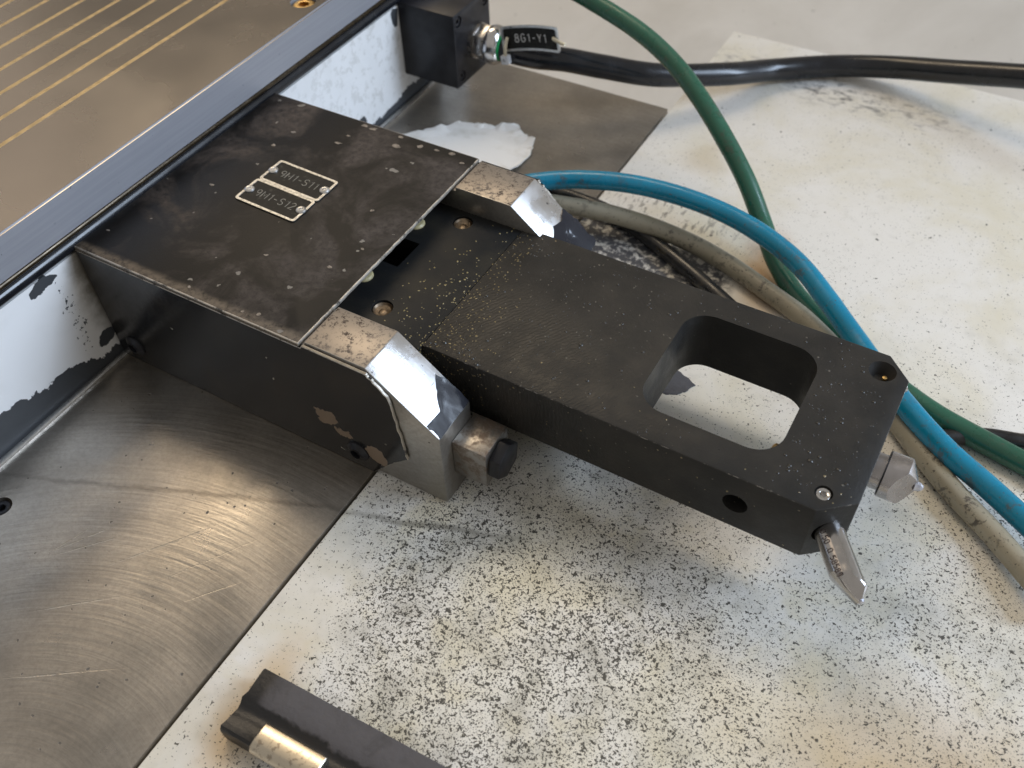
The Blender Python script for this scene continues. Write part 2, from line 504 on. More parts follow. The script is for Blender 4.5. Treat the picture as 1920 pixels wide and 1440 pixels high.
# rub marks of the thick cable
rub = n.spot((0.075, 0.287, 0), (0.058, 0.011, 1), n.warp(0.012, 60), -0.08, 0.7)
rub = n.math('MULTIPLY', rub, n.mr(n.noise(260, 6, 0.7, 0, n.map(scale=(0.6, 1, 1))), 0.45, 0.68))
white = n.mix(n.math('MULTIPLY', rub, 0.9), white, (0.10, 0.10, 0.11))
drag = n.spot((0.050, 0.165, 0), (0.030, 0.010, 1), n.warp(0.012, 60), -0.1, 0.8)
drag = n.math('MULTIPLY', drag, n.mr(n.noise(420, 5, 0.7, 0, n.map(scale=(1, 0.3, 1), rot=(0, 0, 0.8))), 0.5, 0.62))
white = n.mix(n.math('MULTIPLY', drag, 0.75), white, (0.13, 0.12, 0.11))
# dark rubbed line that goes on from the steel plate
line = n.spot((0.045, -0.0095, 0), (0.026, 0.0010, 1), n.warp(0.004, 90), 0.32, 0.8)
white = n.mix(n.math('MULTIPLY', line, 0.6), white, (0.13, 0.12, 0.09))
c = n.mix(n.math('MULTIPLY', grit, 0.93), white, (0.035, 0.033, 0.027))
n.color(c)
n.rough(n.mr(grit, 0, 1, 0.42, 0.6))
n.bump(n.math('ADD', grit, n.math('MULTIPLY', n.noise(600, 4), 0.35)), 0.35, 0.0002)
M['board_paint'] = n.m

n = N('guard_paint', 0.5)
c = n.mix(n.mr(n.noise(9, 5, 0.6, 0.5), 0.3, 0.75), (0.69, 0.65, 0.59), (0.56, 0.52, 0.46))
c = n.mix(n.math('MULTIPLY', n.mr(n.noise(260, 4), 0.70, 0.76), 0.5), c, (0.2, 0.18, 0.15))
n.color(c)
n.bump(n.noise(300, 3), 0.08, 0.0002)
M['guard_paint'] = n.m

n = N('flake_white', 0.45)
n.color(n.mix(n.mr(n.noise(90, 5, 0.6), 0.5, 0.8), (0.80, 0.79, 0.77), (0.60, 0.58, 0.53)))
n.bump(n.noise(400, 4), 0.2, 0.0002)
M['flake_white'] = n.m


def hose_mat(name, col, dirt, amount, rough=0.3, lo=0.53):
    n = N(name, rough)
    f = n.math('MULTIPLY', n.mr(n.noise(230, 6, 0.72, 0.3), lo, lo + 0.09), n.mr(n.noise(35, 3), 0.42, 0.62, amount * 0.25, amount))
    f2 = n.mr(n.noise(900, 2), 0.665, 0.71, 0, 0.8)
    c = n.mix(n.mr(n.noise(40, 3), 0.3, 0.7), col, tuple(x * 0.82 for x in col))
    c = n.mix(n.math('MAXIMUM', f, f2), c, dirt)
    n.color(c)
    n.rough(n.mr(n.noise(150, 4), 0.3, 0.7, rough - 0.06, rough + 0.14))
    n.bump(n.noise(900, 4), 0.22, 0.00012)
    M[name] = n.m


hose_mat('hose_blue', (0.006, 0.225, 0.37), (0.075, 0.10, 0.11), 0.8, 0.22)
hose_mat('hose_green', (0.026, 0.115, 0.070), (0.06, 0.07, 0.05), 0.6, 0.27)
hose_mat('hose_grey', (0.34, 0.31, 0.235), (0.07, 0.06, 0.05), 0.9, 0.36, 0.53)
hose_mat('cable_dirty', (0.011, 0.011, 0.012), (0.06, 0.05, 0.03), 0.6, 0.3)

n = N('rubber_strip', 0.55)
p = n.sep()
g = n.noise(90, 5, 0.6, 0.4)
edge = n.math('ADD', p[1], n.math('MULTIPLY', n.math('SUBTRACT', g, 0.5), 0.008))
dusty = n.mr(edge, -0.0820, -0.0808)
left = n.mr(p[0], 0.038, 0.042)
dusty = n.math('MULTIPLY', dusty, left)
c = n.mix(dusty, (0.012, 0.011, 0.011), (0.085, 0.078, 0.080))
c = n.mix(n.math('MULTIPLY', n.mr(g, 0.5, 0.7), 0.5), c, (0.035, 0.032, 0.030))
n.color(c)
n.rough(n.mr(dusty, 0, 1, 0.42, 0.7))
n.bump(n.math('ADD', n.noise(700, 4), n.math('MULTIPLY', dusty, 0.8)), 0.5, 0.0003)
M['rubber_strip'] = n.m
n = N('insert_metal', 0.3, 1.0)
f = n.mr(n.noise(700, 5, 0.7), 0.54, 0.62)
n.color(n.mix(n.math('MULTIPLY', f, 0.6), (0.62, 0.55, 0.44), (0.22, 0.17, 0.13)))
n.bump(n.noise(700, 3), 0.2, 0.0001)
M['insert_metal'] = n.m
n = N('bare_spot', 0.5)
n.color(n.mix(n.noise(300, 5, 0.7), (0.03, 0.032, 0.04), (0.09, 0.095, 0.115)))
n.bump(n.noise(600, 5, 0.7), 0.8, 0.0004)
M['bare_spot'] = n.m
n = N('glossy_film_reflection', 0.12)  # far slope's film; near slope's dark reflection also put into this colour
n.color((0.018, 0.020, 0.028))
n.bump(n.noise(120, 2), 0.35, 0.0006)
M['glossy_film_reflection'] = n.m

# ------------------------------------------------------------------ mesh helpers


def link(name, me, mats, parent=None, smooth=30):
    for m in mats if isinstance(mats, (list, tuple)) else [mats]:
        me.materials.append(M[m])
    if smooth:
        for pl in me.polygons:
            pl.use_smooth = True
        me.set_sharp_from_angle(angle=math.radians(smooth))
    o = bpy.data.objects.new(name, me)
    COL.objects.link(o)
    if parent:
        o.parent = parent
    return o


def from_bm(name, bm, mats, parent=None, smooth=30):
    me = bpy.data.meshes.new(name)
    bmesh.ops.recalc_face_normals(bm, faces=bm.faces)
    bm.to_mesh(me)
    bm.free()
    return link(name, me, mats, parent, smooth)


def empty(name, loc, label, cat, group=None):
    o = bpy.data.objects.new(name, None)
    o.empty_display_size = 0.01
    COL.objects.link(o)
    o.location = loc
    return tag(o, label, cat, group)


def tag(o, label, cat, group=None):
    o['label'] = label
    o['category'] = cat
    if group:
        o['group'] = group
    return o


def adopt(parent, *kids):
    """parent children built in world coordinates, keeping where they stand"""
    for k in kids:
        k.parent = parent
        k.matrix_parent_inverse = Matrix.Translation(parent.location).inverted()


def prism(bm, pts, axis, a, b):
    """polygon pts extruded along axis from a to b"""
    def P(p, t):
        return {'z': (p[0], p[1], t), 'y': (p[0], t, p[1]), 'x': (t, p[0], p[1])}[axis]
    v0 = [bm.verts.new(P(p, a)) for p in pts]
    v1 = [bm.verts.new(P(p, b)) for p in pts]
    fs = [bm.faces.new(v0), bm.faces.new(v1)]
    k = len(pts)
    for i in range(k):
        fs.append(bm.faces.new((v0[i], v0[(i + 1) % k], v1[(i + 1) % k], v1[i])))
    return fs


def bevel(bm, off, seg=2, ang=25, mat=None):
    bmesh.ops.recalc_face_normals(bm, faces=bm.faces)
    es = [e for e in bm.edges if len(e.link_faces) == 2 and e.calc_face_angle(0) > math.radians(ang)]
    bmesh.ops.bevel(bm, geom=es, offset=off, segments=seg, affect='EDGES', profile=0.5,
                    material=-1 if mat is None else mat, clamp_overlap=True)


def box(bm, x0, x1, y0, y1, z0, z1):
    return prism(bm, [(x0, y0), (x1, y0), (x1, y1), (x0, y1)], 'z', z0, z1)


def lathe(bm, prof, axis, seg=32, centre=(0, 0, 0), close=True):
    """prof: (radius, distance along axis); axis a direction vector"""
    q = Vector(axis).normalized().to_track_quat('Z', 'Y')
    rings = []
    for r, t in prof:
        if r <= 1e-7:
            rings.append([bm.verts.new(Vector(centre) + q @ Vector((0, 0, t)))])
        else:
            rings.append([bm.verts.new(Vector(centre) + q @ Vector((r * math.cos(2 * math.pi * i / seg), r * math.sin(2 * math.pi * i / seg), t))) for i in range(seg)])
    for A, B in zip(rings, rings[1:]):
        for i in range(seg):
            j = (i + 1) % seg
            if len(A) == 1 and len(B) == 1:
                continue
            if len(A) == 1:
                bm.faces.new((A[0], B[i], B[j]))
            elif len(B) == 1:
                bm.faces.new((A[i], A[j], B[0]))
            else:
                bm.faces.new((A[i], A[j], B[j], B[i]))
    if close:
        for R in (rings[0], rings[-1]):
            if len(R) > 1:
                bm.faces.new(R)


def ngon(r, k, rot=0, c=(0, 0)):
    return [(c[0] + r * math.cos(rot + 2 * math.pi * i / k), c[1] + r * math.sin(rot + 2 * math.pi * i / k)) for i in range(k)]


def rrect(x0, x1, y0, y1, r, seg=8):
    pts = []
    for cx, cy, a0 in ((x1 - r, y1 - r, 0), (x0 + r, y1 - r, 90), (x0 + r, y0 + r, 180), (x1 - r, y0 + r, 270)):
        for i in range(seg + 1):
            a = math.radians(a0 + 90 * i / seg)
            pts.append((cx + r * math.cos(a), cy + r * math.sin(a)))
    return pts


def cut(o, cutters):
    """real holes: boolean difference baked into the mesh, cutters thrown away"""
    for c in cutters:
        md = o.modifiers.new('b', 'BOOLEAN')
        md.operation = 'DIFFERENCE'
        md.solver = 'EXACT'
        md.object = c
    bpy.context.view_layer.update()
    dg = bpy.context.evaluated_depsgraph_get()
    me = bpy.data.meshes.new_from_object(o.evaluated_get(dg))
    o.modifiers.clear()
    old = o.data
    o.data = me
    bpy.data.meshes.remove(old)
    for c in cutters:
        d = c.data
        bpy.data.objects.remove(c)
        bpy.data.meshes.remove(d)
    for pl in o.data.polygons:
        pl.use_smooth = True
    o.data.set_sharp_from_angle(angle=math.radians(30))


def cutter(fn, mat='black_inside'):
    bm = bmesh.new()
    fn(bm)
    return from_bm('cutter', bm, [mat])


def catmull(P, n=14):
    P = [Vector(p) for p in P]
    P = [P[0] * 2 - P[1]] + P + [P[-1] * 2 - P[-2]]
    out = []
    for i in range(1, len(P) - 2):
        a, b, c, d = P[i - 1:i + 3]
        for k in range(n):
            t = k / n
            out.append(0.5 * ((2 * b) + (c - a) * t + (2 * a - 5 * b + 4 * c - d) * t * t + (3 * b - a - 3 * c + d) * t ** 3))
    out.append(P[-2])
    return out


def tube(name, pts, r, mat, parent=None, seg=28, n=16, wob=0.0):
    C = catmull(pts, n)
    bm = bmesh.new()
    up = Vector((0, 0, 1))
    prev = None
    for i, p in enumerate(C):
        t = (C[min(i + 1, len(C) - 1)] - C[max(i - 1, 0)]).normalized()
        s = t.cross(up).normalized()
        u = s.cross(t)
        rr = r * (1 + wob * noise.noise(p * 60))
        R = [bm.verts.new(p + (s * math.cos(2 * math.pi * k / seg) + u * math.sin(2 * math.pi * k / seg)) * rr) for k in range(seg)]
        if prev:
            for k in range(seg):
                bm.faces.new((prev[k], prev[(k + 1) % seg], R[(k + 1) % seg], R[k]))
        else:
            bm.faces.new(R)
        prev = R
    bm.faces.new(prev)
    return from_bm(name, bm, [mat], parent, 60)


def arc(cx, cy, rx, ry, a0, a1, n=9):
    return [(cx + rx * math.cos(math.radians(a0 + (a1 - a0) * i / n)), cy + ry * math.sin(math.radians(a0 + (a1 - a0) * i / n))) for i in range(n + 1)]


GLYPH = {
    '0': [arc(0.28, 0.7, 0.26, 0.28, 0, 180) + arc(0.28, 0.3, 0.26, 0.28, 180, 360) + [(0.54, 0.7)]],
    '1': [[(0.10, 0.80), (0.30, 1.0), (0.30, 0.0)]],
    '2': [arc(0.28, 0.74, 0.25, 0.25, 170, -35) + [(0.03, 0.0), (0.55, 0.0)]],
    '5': [[(0.50, 1.0), (0.10, 1.0), (0.07, 0.56)] + arc(0.27, 0.32, 0.26, 0.30, 125, -140)],
    '8': [arc(0.28, 0.76, 0.21, 0.23, -90, 270, 14), arc(0.28, 0.27, 0.26, 0.27, 90, 450, 14)],
    '9': [arc(0.27, 0.72, 0.24, 0.26, 0, 360, 14), [(0.51, 0.72)] + arc(0.25, 0.40, 0.26, 0.40, 20, -70, 6)],
    'G': [arc(0.30, 0.68, 0.27, 0.31, 30, 180) + arc(0.30, 0.31, 0.27, 0.30, 180, 360) + [(0.57, 0.50), (0.34, 0.50)]],
    'M': [[(0.02, 0.0), (0.02, 1.0), (0.34, 0.35), (0.66, 1.0), (0.66, 0.0)]],
    'S': [arc(0.28, 0.75, 0.24, 0.24, 30, 235, 9) + arc(0.28, 0.26, 0.25, 0.25, 60, -150, 9)],
    'Y': [[(0.0, 1.0), (0.28, 0.48), (0.28, 0.0)], [(0.56, 1.0), (0.28, 0.48)]],
    '-': [[(0.05, 0.46), (0.45, 0.46)]],
    '.': [[(0.10, 0.0), (0.16, 0.06)]],
    ' ': [],
}


def text(name, s, size, mat, M4, parent=None, depth=0.00004, space=0.24, w_=0.085):
    """engraved single-stroke lettering, centred, as thin raised ribbons"""
    adv = {'M': 0.68, '1': 0.40, '-': 0.50, '.': 0.2, ' ': 0.25}
    W = sum(adv.get(c, 0.56) + space for c in s) - space
    bm = bmesh.new()
    x0 = -W / 2
    lvl = 0
    for c in s:
        for line in GLYPH[c]:
            lvl += 1
            z = depth + 0.000003 * (lvl % 3)
            L_ = [Vector((x0 + p[0], p[1] - 0.5)) for p in line]
            prev = None
            for i, p in enumerate(L_):
                d = (L_[min(i + 1, len(L_) - 1)] - L_[max(i - 1, 0)])
                d = d.normalized() if d.length > 1e-6 else Vector((1, 0))
                nn = Vector((-d.y, d.x)) * w_ / 2
                k = 1.0
                if 0 < i < len(L_) - 1:
                    e = (L_[i + 1] - p).normalized()
                    k = 1 / max(0.5, abs(e.dot(d)))
                V = []
                for sgn in (1, -1):
                    for zz in (z, 0.0):
                        q_ = p + nn * sgn * k
                        V.append(bm.verts.new((q_.x * size, q_.y * size, zz)))
                if prev:
                    bm.faces.new((prev[0], V[0], V[2], prev[2]))
                    bm.faces.new((prev[0], prev[1], V[1], V[0]))
                    bm.faces.new((prev[2], V[2], V[3], prev[3]))
                else:
                    bm.faces.new((V[0], V[2], V[3], V[1]))
                prev = V
        x0 += adv.get(c, 0.56) + space
    bmesh.ops.transform(bm, matrix=M4, verts=bm.verts)
    return from_bm(name, bm, [mat], parent, 0)


# ------------------------------------------------------------------ setting
def struct(o):
    o['kind'] = 'structure'
    return o


# steel base plate
bm = bmesh.new()
box(bm, -0.0932, 0.0183, -0.30, 0.236, -0.008, 0.0)
bevel(bm, 0.0003, 2)
plate = struct(from_bm('steel_plate', bm, ['plate_steel']))
# recessed socket screw at the left of the frame
cc = cutter(lambda b: lathe(b, [(0.0036, -0.004), (0.0036, 0.002)], (0, 0, 1), 32, (-0.0782, -0.0697, 0)))
cut(plate, [cc])


def socket_screw(name, centre, axis, r, h, mat, parent=None, sock=0.5, sink=0.0, seg=32, dome=0.25):
    """cap screw with a real hexagon socket"""
    bm = bmesh.new()
    e = r * dome
    rs = r * sock
    d = min(h * 0.75, r * 0.9)
    q = Vector(axis).normalized().to_track_quat('Z', 'Y')

    def ringv(rad, t, hexa=False):
        out = []
        for i in range(seg):
            a = 2 * math.pi * i / seg
            rr = rad
            if hexa:
                b = (a % (math.pi / 3)) - math.pi / 6
                rr = rad * math.cos(math.pi / 6) / math.cos(b)
            out.append(bm.verts.new(Vector(centre) + q @ Vector((rr * math.cos(a), rr * math.sin(a), t - sink))))
        return out
    R = [ringv(r, 0), ringv(r, h - e), ringv(r * 0.97, h - e * 0.4), ringv(r - e * 0.7, h), ringv(rs * 1.12, h), ringv(rs, h - 0.0001, True), ringv(rs, h - d, True)]
    for A, B in zip(R, R[1:]):
        for i in range(seg):
            bm.faces.new((A[i], A[(i + 1) % seg], B[(i + 1) % seg], B[i]))
    bm.faces.new(R[-1])
    return from_bm(name, bm, [mat], parent, 35)


socket_screw('socket_screw', (-0.0782, -0.0697, -0.0034), (0, 0, 1), 0.0029, 0.0028, 'black_oxide', plate, 0.5)

# bright strip and groove at the foot of the machine side
bm = bmesh.new()
prism(bm, [(-0.0950, -0.004), (-0.0908, -0.004), (-0.0908, 0.0007), (-0.0914, 0.0010), (-0.0924, 0.0010), (-0.0928, 0.0002), (-0.0950, 0.0002)], 'y', -0.30, 0.236)
strip = struct(from_bm('metal_strip', bm, ['aluminium'], None, 40))

# white board
bm = bmesh.new()
box(bm, 0.0193, 0.80, -0.45, 0.318, -0.009, -0.0004)
bevel(bm, 0.0004, 2)
board = struct(from_bm('white_board', bm, ['board_paint']))


def ragged_patch(name, outline, z0, z1, mat, parent=None, sub=5, amp=0.0004, rings=5, wave=0.0, seed=0, curl=0.0, axis=None):
    """thin irregular sheet with a ragged edge; outline in xy (or placed by a 4x4)"""
    P = []
    k = len(outline)
    for i in range(k):
        a = Vector((*outline[i], 0))
        b = Vector((*outline[(i + 1) % k], 0))
        for j in range(sub):
            p = a.lerp(b, j / sub)
            nv = noise.noise_vector(p * 700 + Vector((seed, 0, 0)))
            P.append(p + Vector((nv.x, nv.y, 0)) * amp)
    c = sum(P, Vector()) / len(P)
    bm = bmesh.new()
    top = []
    for r in range(rings):
        f = 1 - r / rings
        top.append([])
        for p in P:
            q = c.lerp(p, f)
            z = z1 + wave * noise.noise(q * 110 + Vector((0, seed, 3))) + (curl * max(0, f - 0.55) ** 1.5 * (0.35 + 1.6 * max(-0.2, noise.noise(q * 190))))
            top[-1].append(bm.verts.new((q.x, q.y, z)))
    cv = bm.verts.new((c.x, c.y, z1))
    n_ = len(P)
    for A, B in zip(top, top[1:]):
        for i in range(n_):
            bm.faces.new((A[i], A[(i + 1) % n_], B[(i + 1) % n_], B[i]))
    for i in range(n_):
        bm.faces.new((top[-1][i], top[-1][(i + 1) % n_], cv))
    low = [bm.verts.new((v.co.x, v.co.y, v.co.z - (z1 - z0))) for v in top[0]]
    for i in range(n_):
        bm.faces.new((low[i], low[(i + 1) % n_], top[0][(i + 1) % n_], top[0][i]))
    bm.faces.new(low)
    if axis is not None:
        bmesh.ops.transform(bm, matrix=axis, verts=bm.verts)
    return from_bm(name, bm, [mat], parent, 30)


ragged_patch('bare_patch', [(0.0800, 0.0850), (0.0869, 0.0866), (0.0953, 0.0829), (0.0927, 0.0778), (0.0903, 0.0752), (0.0854, 0.0739), (0.0790, 0.078)],
             -0.0006, -0.0001, 'bare_spot', board, amp=0.0009, wave=0.0002)

# machine side behind the bracket: white enamel
bm = bmesh.new()
box(bm, -0.13, -0.0935, -0.30, 0.2375, -0.10, 0.0472)
wall = struct(from_bm('machine_side_wall', bm, ['wall_paint'], None, 0))

# splash guard in the background: bent sheet
bm = bmesh.new()
prof = [(-0.6, -0.09), (0.36, -0.09)]
for i in range(1, 15):
    a = math.radians(i * 84 / 14)
    prof.append((0.36 + 0.30 * math.sin(a), -0.09 + 0.30 * (1 - math.cos(a))))
prof.append((0.70, 0.9))
rows = []
for x in (-1.2, 1.2):
    rows.append([bm.verts.new((x, y, z)) for y, z in prof])
for i in range(len(prof) - 1):
    bm.faces.new((rows[0][i], rows[1][i], rows[1][i + 1], rows[0][i + 1]))
for r in rows:
    pass
geo = bmesh.ops.extrude_face_region(bm, geom=bm.faces[:])
vs = [g for g in geo['geom'] if isinstance(g, bmesh.types.BMVert)]
bmesh.ops.translate(bm, vec=(0, 0.002, -0.002), verts=vs)
struct(from_bm('back_wall', bm, ['guard_paint'], None, 60))

# ------------------------------------------------------------------ magnetic chuck
chuck = empty('magnetic_chuck', (-0.25, 0.05, 0.0555), 'ground steel magnetic chuck with inlaid brass lines above the white machine side', 'machine table')
bm = bmesh.new()
box(bm, -0.60, -0.0925, -0.30, 0.32, 0.0548, 0.0695)
es = [e for e in bm.edges if all(abs(v.co.x + 0.0925) < 1e-6 for v in e.verts)]
bmesh.ops.bevel(bm, geom=es, offset=0.0006, segments=3, affect='EDGES')
for f in bm.faces:
    f.material_index = 0 if f.normal.z > 0.9 else 1
bm.normal_update()
for f in bm.faces:
    f.material_index = 0 if f.calc_center_median().z > 0.0690 and abs(f.normal.z) > 0.9 else 1
body = from_bm('table_body', bm, ['chuck_top', 'chuck_side'])
cc = cutter(lambda b: lathe(b, [(0.0052, -0.006), (0.0052, 0.003)], (0, 0, 1), 32, (-0.1012, 0.1362, 0.0695)))
cut(body, [cc])
for pl in body.data.polygons:
    pl.material_index = 0 if pl.normal.z > 0.9 and pl.center.z > 0.068 else 1
adopt(chuck, body)
first = None
for i in range(8):
    x = -0.1295 - 0.01305 * i
    if first is None:
        bm = bmesh.new()
        box(bm, -0.0009, 0.0009, -0.28, 0.30, 0.0693, 0.06953)
        first = s_ = from_bm('brass_line', bm, ['chuck_brass'], None, 0)
    else:
        s_ = first.copy()
        COL.objects.link(s_)
    s_.location = (x, 0, 0)
    adopt(chuck, s_)
sc_ = socket_screw('table_screw', (-0.1012, 0.1362, 0.0640), (0, 0, 1), 0.0046, 0.0045, 'brass', None, 0.5)
adopt(chuck, sc_)
bm = bmesh.new()
lathe(bm, [(0.0012, -0.30), (0.0012, 0.26)], (0, 1, 0), 16, (-0.0934, 0, 0.0541))
a1 = from_bm('edge_bead', bm, ['rail_brown'])
bm = bmesh.new()
lathe(bm, [(0.0026, -0.30), (0.0026, 0.26)], (0, 1, 0), 20, (-0.0943, 0, 0.0506))
a2 = from_bm('black_seal', bm, ['black_rubber'])
adopt(chuck, a1, a2)

# ------------------------------------------------------------------ dresser housing
H = 0.0507
house = empty('dresser_housing', (-0.045, 0.05, 0), 'scratched black box housing with two name tags and steel cheeks, bolted on the steel plate', 'machine housing')


def hkid(o):
    adopt(house, o)
    return o


# lid
bm = bmesh.new()
jag = []
for i in range(60):
    y = -0.0012 + (0.1012 + 0.0012) * i / 59
    jag.append((0.0 + 0.00025 * noise.noise(Vector((0, y * 400, 5))), y))
pts = [(-0.0924, -0.0012)] + jag + [(-0.0924, 0.1012)]
prism(bm, pts, 'z', H - 0.0014, H)
bevel(bm, 0.0004, 2, 40, 1)
bm.normal_update()
for f in bm.faces:
    if f.normal.x > 0.7:
        f.material_index = 1
lid = hkid(from_bm('lid', bm, ['lid_paint', 'worn_edge']))
# side panels with torn front edges
prof = [(-0.0922, 0.0003), (-0.0922, H - 0.0016), (0.0005, H - 0.0016), (0.0010, 0.0502), (0.0235, 0.0500)]
edge = [(0.0241, 0.0499), (0.031, 0.0427), (0.0322, 0.0312), (0.034, 0.0162), (0.0278, 0.0105), (0.0192, 0.0004)]
for a, b in zip(edge, edge[1:]):
    k = 9
    for i in range(k):
        t = i / k
        x = a[0] + (b[0] - a[0]) * t
        z = a[1] + (b[1] - a[1]) * t
        nn = 0.0006 * noise.noise(Vector((x * 900, z * 900, 1)))
        prof.append((x + nn, z + nn * 0.5))
prof.append(edge[-1])
for y0, y1 in ((-0.0013, -0.0002), (0.1002, 0.1013)):
    bm = bmesh.new()
    prism(bm, prof, 'y', y0, y1)
    bevel(bm, 0.00022, 1, 50, 1)
    bm.normal_update()
    for f in bm.faces:
        if f.normal.x > 0.5:
            f.material_index = 1
    hkid(from_bm('side_panel', bm, ['side_paint', 'worn_edge']))
# dark core inside
bm = bmesh.new()
box(bm, -0.0920, -0.030, 0.0, 0.1, 0.0005, H - 0.0016)
hkid(from_bm('core', bm, ['black_inside']))

# cheeks
XB = 0.0463


def cheek(y0, y1, zc):
    bm = bmesh.new()
    P = [(-0.0295, 0.0004), (XB, 0.0004), (XB, zc), (0.0230, 0.0509), (0.0013, 0.0509), (0.0013, 0.0494), (-0.0295, 0.0494)]
    prism(bm, P, 'y', y0, y1)
    bevel(bm, 0.00035, 2, 20)
    bm.normal_update()
    for f in bm.faces:
        nrm = f.normal
        f.material_index = 0
        if nrm.z > 0.95:
            f.material_index = 1
        elif nrm.x > 0.3 and nrm.z > 0.3:
            f.material_index = 2
    return hkid(from_bm('steel_cheek', bm, ['clamp_side', 'clamp_top', 'clamp_chamfer']))


cheek(0.0, 0.0169, 0.0322)
cheek(0.0829, 0.0999, 0.0322)
# sloping faces: film remains on the far one, dark reflection modelled as a patch on the near (local x across, y down the slope)
sl = Vector((XB - 0.0230, 0, 0.0322 - 0.0509)).normalized()
nr = Vector((-sl.z, 0, sl.x))


def slope(y, off=0.0001):
    o = Vector((0.0230, y, 0.0509)) + nr * off
    return Matrix(((0, sl.x, nr.x, o.x), (1, 0, 0, o.y), (0, sl.z, nr.z, o.z), (0, 0, 0, 1)))


hkid(ragged_patch('film_and_dark_reflection', [(0.0004, 0.0245), (0.0005, 0.0298), (0.009, 0.0298), (0.0167, 0.0298), (0.0168, 0.0205), (0.0150, 0.0170), (0.0105, 0.0210), (0.0060, 0.0262), (0.003, 0.025)],
                  0.0, 0.00018, 'glossy_film_reflection', None, amp=0.0006, wave=0.0001, axis=slope(0.0)))
hkid(ragged_patch('film_and_dark_reflection', [(0.0169, 0.0135), (0.0120, 0.0165), (0.0080, 0.0155), (0.0030, 0.0190), (0.0006, 0.0230), (0.0006, 0.0300), (0.008, 0.0315), (0.0172, 0.0305), (0.0176, 0.020)],
                  0.0, 0.0004, 'glossy_film_reflection', None, amp=0.0008, wave=0.0012, axis=slope(0.0829), seed=4))

# square stop bar with hexagon bolt
bm = bmesh.new()
box(bm, XB + 0.0001, 0.058, 0.0055, 0.0187, 0.0103, 0.0252)
bevel(bm, 0.0003, 2)
bar = hkid(from_bm('stop_bar', bm, ['rusty_steel']))
bm = bmesh.new()
prism(bm, ngon(0.0066, 6, 0.35, (0.0121, 0.0180)), 'x', 0.0581, 0.0620)
bevel(bm, 0.0005, 2, 40)
b_ = from_bm('hex_bolt', bm, ['black_oxide'])
hkid(b_)
# button screws of the near side
for x, z in ((-0.0829, 0.0088), (0.0142, 0.0086)):
    hkid(socket_screw('button_screw', (x, -0.0013, z), (0, -1, 0), 0.0042, 0.0018, 'black_oxide', None, 0.48, 0, 36, 0.8))


# name tags
def name_tag(cx, cy, z, s, w_=0.0262, h_=0.0122, rot=-0.035):
    A = Matrix.Translation((cx, cy, z)) @ Matrix.Rotation(rot, 4, 'Z') @ Matrix(((1, -0.03, 0, 0), (0, 1, 0, 0), (0, 0, 1, 0), (0, 0, 0, 1)))
    bm = bmesh.new()
    prism(bm, rrect(-w_ / 2, w_ / 2, -h_ / 2, h_ / 2, 0.0012, 5), 'z', 0.0, 0.00042)
    bmesh.ops.transform(bm, matrix=A, verts=bm.verts)
    t = hkid(from_bm('name_tag', bm, ['tag_black']))
    # raised border
    bm = bmesh.new()
    o_ = rrect(-w_ / 2, w_ / 2, -h_ / 2, h_ / 2, 0.0012, 5)
    i_ = rrect(-w_ / 2 + 0.0009, w_ / 2 - 0.0009, -h_ / 2 + 0.0009, h_ / 2 - 0.0009, 0.0007, 5)
    k = len(o_)
    V = [[bm.verts.new((*p, zz)) for p in L] for L, zz in ((o_, 0.0002), (o_, 0.00058), (i_, 0.00058), (i_, 0.0002))]
    for a in range(4):
        B = V[(a + 1) % 4]
        for i in range(k):
            bm.faces.new((V[a][i], V[a][(i + 1) % k], B[(i + 1) % k], B[i]))
    bmesh.ops.transform(bm, matrix=A, verts=bm.verts)
    f = from_bm('border', bm, ['tag_border'])
    f.parent = t
    tx = text('lettering', s, 0.0033, 'engraving', A @ Matrix.Translation((0.0, 0.0002, 0.00043)), t)
    for sx in (-1, 1):
        c = A @ Vector((sx * (w_ / 2 - 0.0016), 0, 0.0004))
        bm = bmesh.new()
        lathe(bm, [(0.0018, 0), (0.00175, 0.0004), (0.0013, 0.0008), (0.0009, 0.00092), (0.00062, 0.00085), (0.0005, 0.0004), (0, 0.0004)], (0, 0, 1), 24, c)
        rv = from_bm('rivet', bm, ['aluminium'])
        rv.parent = t
    t.children
    return t


name_tag(-0.0484, 0.0607, H, '9M1-S11')
name_tag(-0.0488, 0.0484, H, '9M1-S12')

# small loose paint chips on the lid (raised flakes)
chips = [(-0.0495, 0.0908, 0.0012), (-0.0500, 0.0855, 0.0017), (-0.0700, 0.0735, 0.0012), (-0.0740, 0.0450, 0.0014), (-0.0335, 0.0250, 0.0010),
         (-0.0120, 0.0300, 0.0011), (-0.0165, 0.0595, 0.0009), (-0.0080, 0.0420, 0.0009), (-0.0880, 0.0100, 0.0009), (-0.0320, 0.0990, 0.0018),
         (-0.0225, 0.0975, 0.0014), (-0.0160, 0.0982, 0.0016), (-0.0440, 0.0985, 0.0022), (-0.0480, 0.0990, 0.0016), (-0.0300, 0.0935, 0.0022),
         (-0.0100, 0.0990, 0.0014), (-0.0040, 0.0960, 0.0013), (-0.0180, 0.0030, 0.0010), (-0.0230, 0.0015, 0.0008), (-0.0450, 0.0020, 0.0008)]
for i, (x, y, r) in enumerate(chips):
    k = 9
    oval = 0.45 + 0.4 * random.random()
    th = random.random() * 0.6
    pl = []
    for j in range(k):
        a = 2 * math.pi * j / k
        rr = r * (0.5 + 0.5 * random.random())
        px, py = rr * math.cos(a), rr * oval * math.sin(a)
        pl.append((x + px * math.cos(th) - py * math.sin(th), y + px * math.sin(th) + py * math.cos(th)))
    bm = bmesh.new()
    prism(bm, pl, 'z', H - 0.0001, H + 0.00012)
    hkid(from_bm('bare_chip', bm, ['chip_grey'], None, 0))

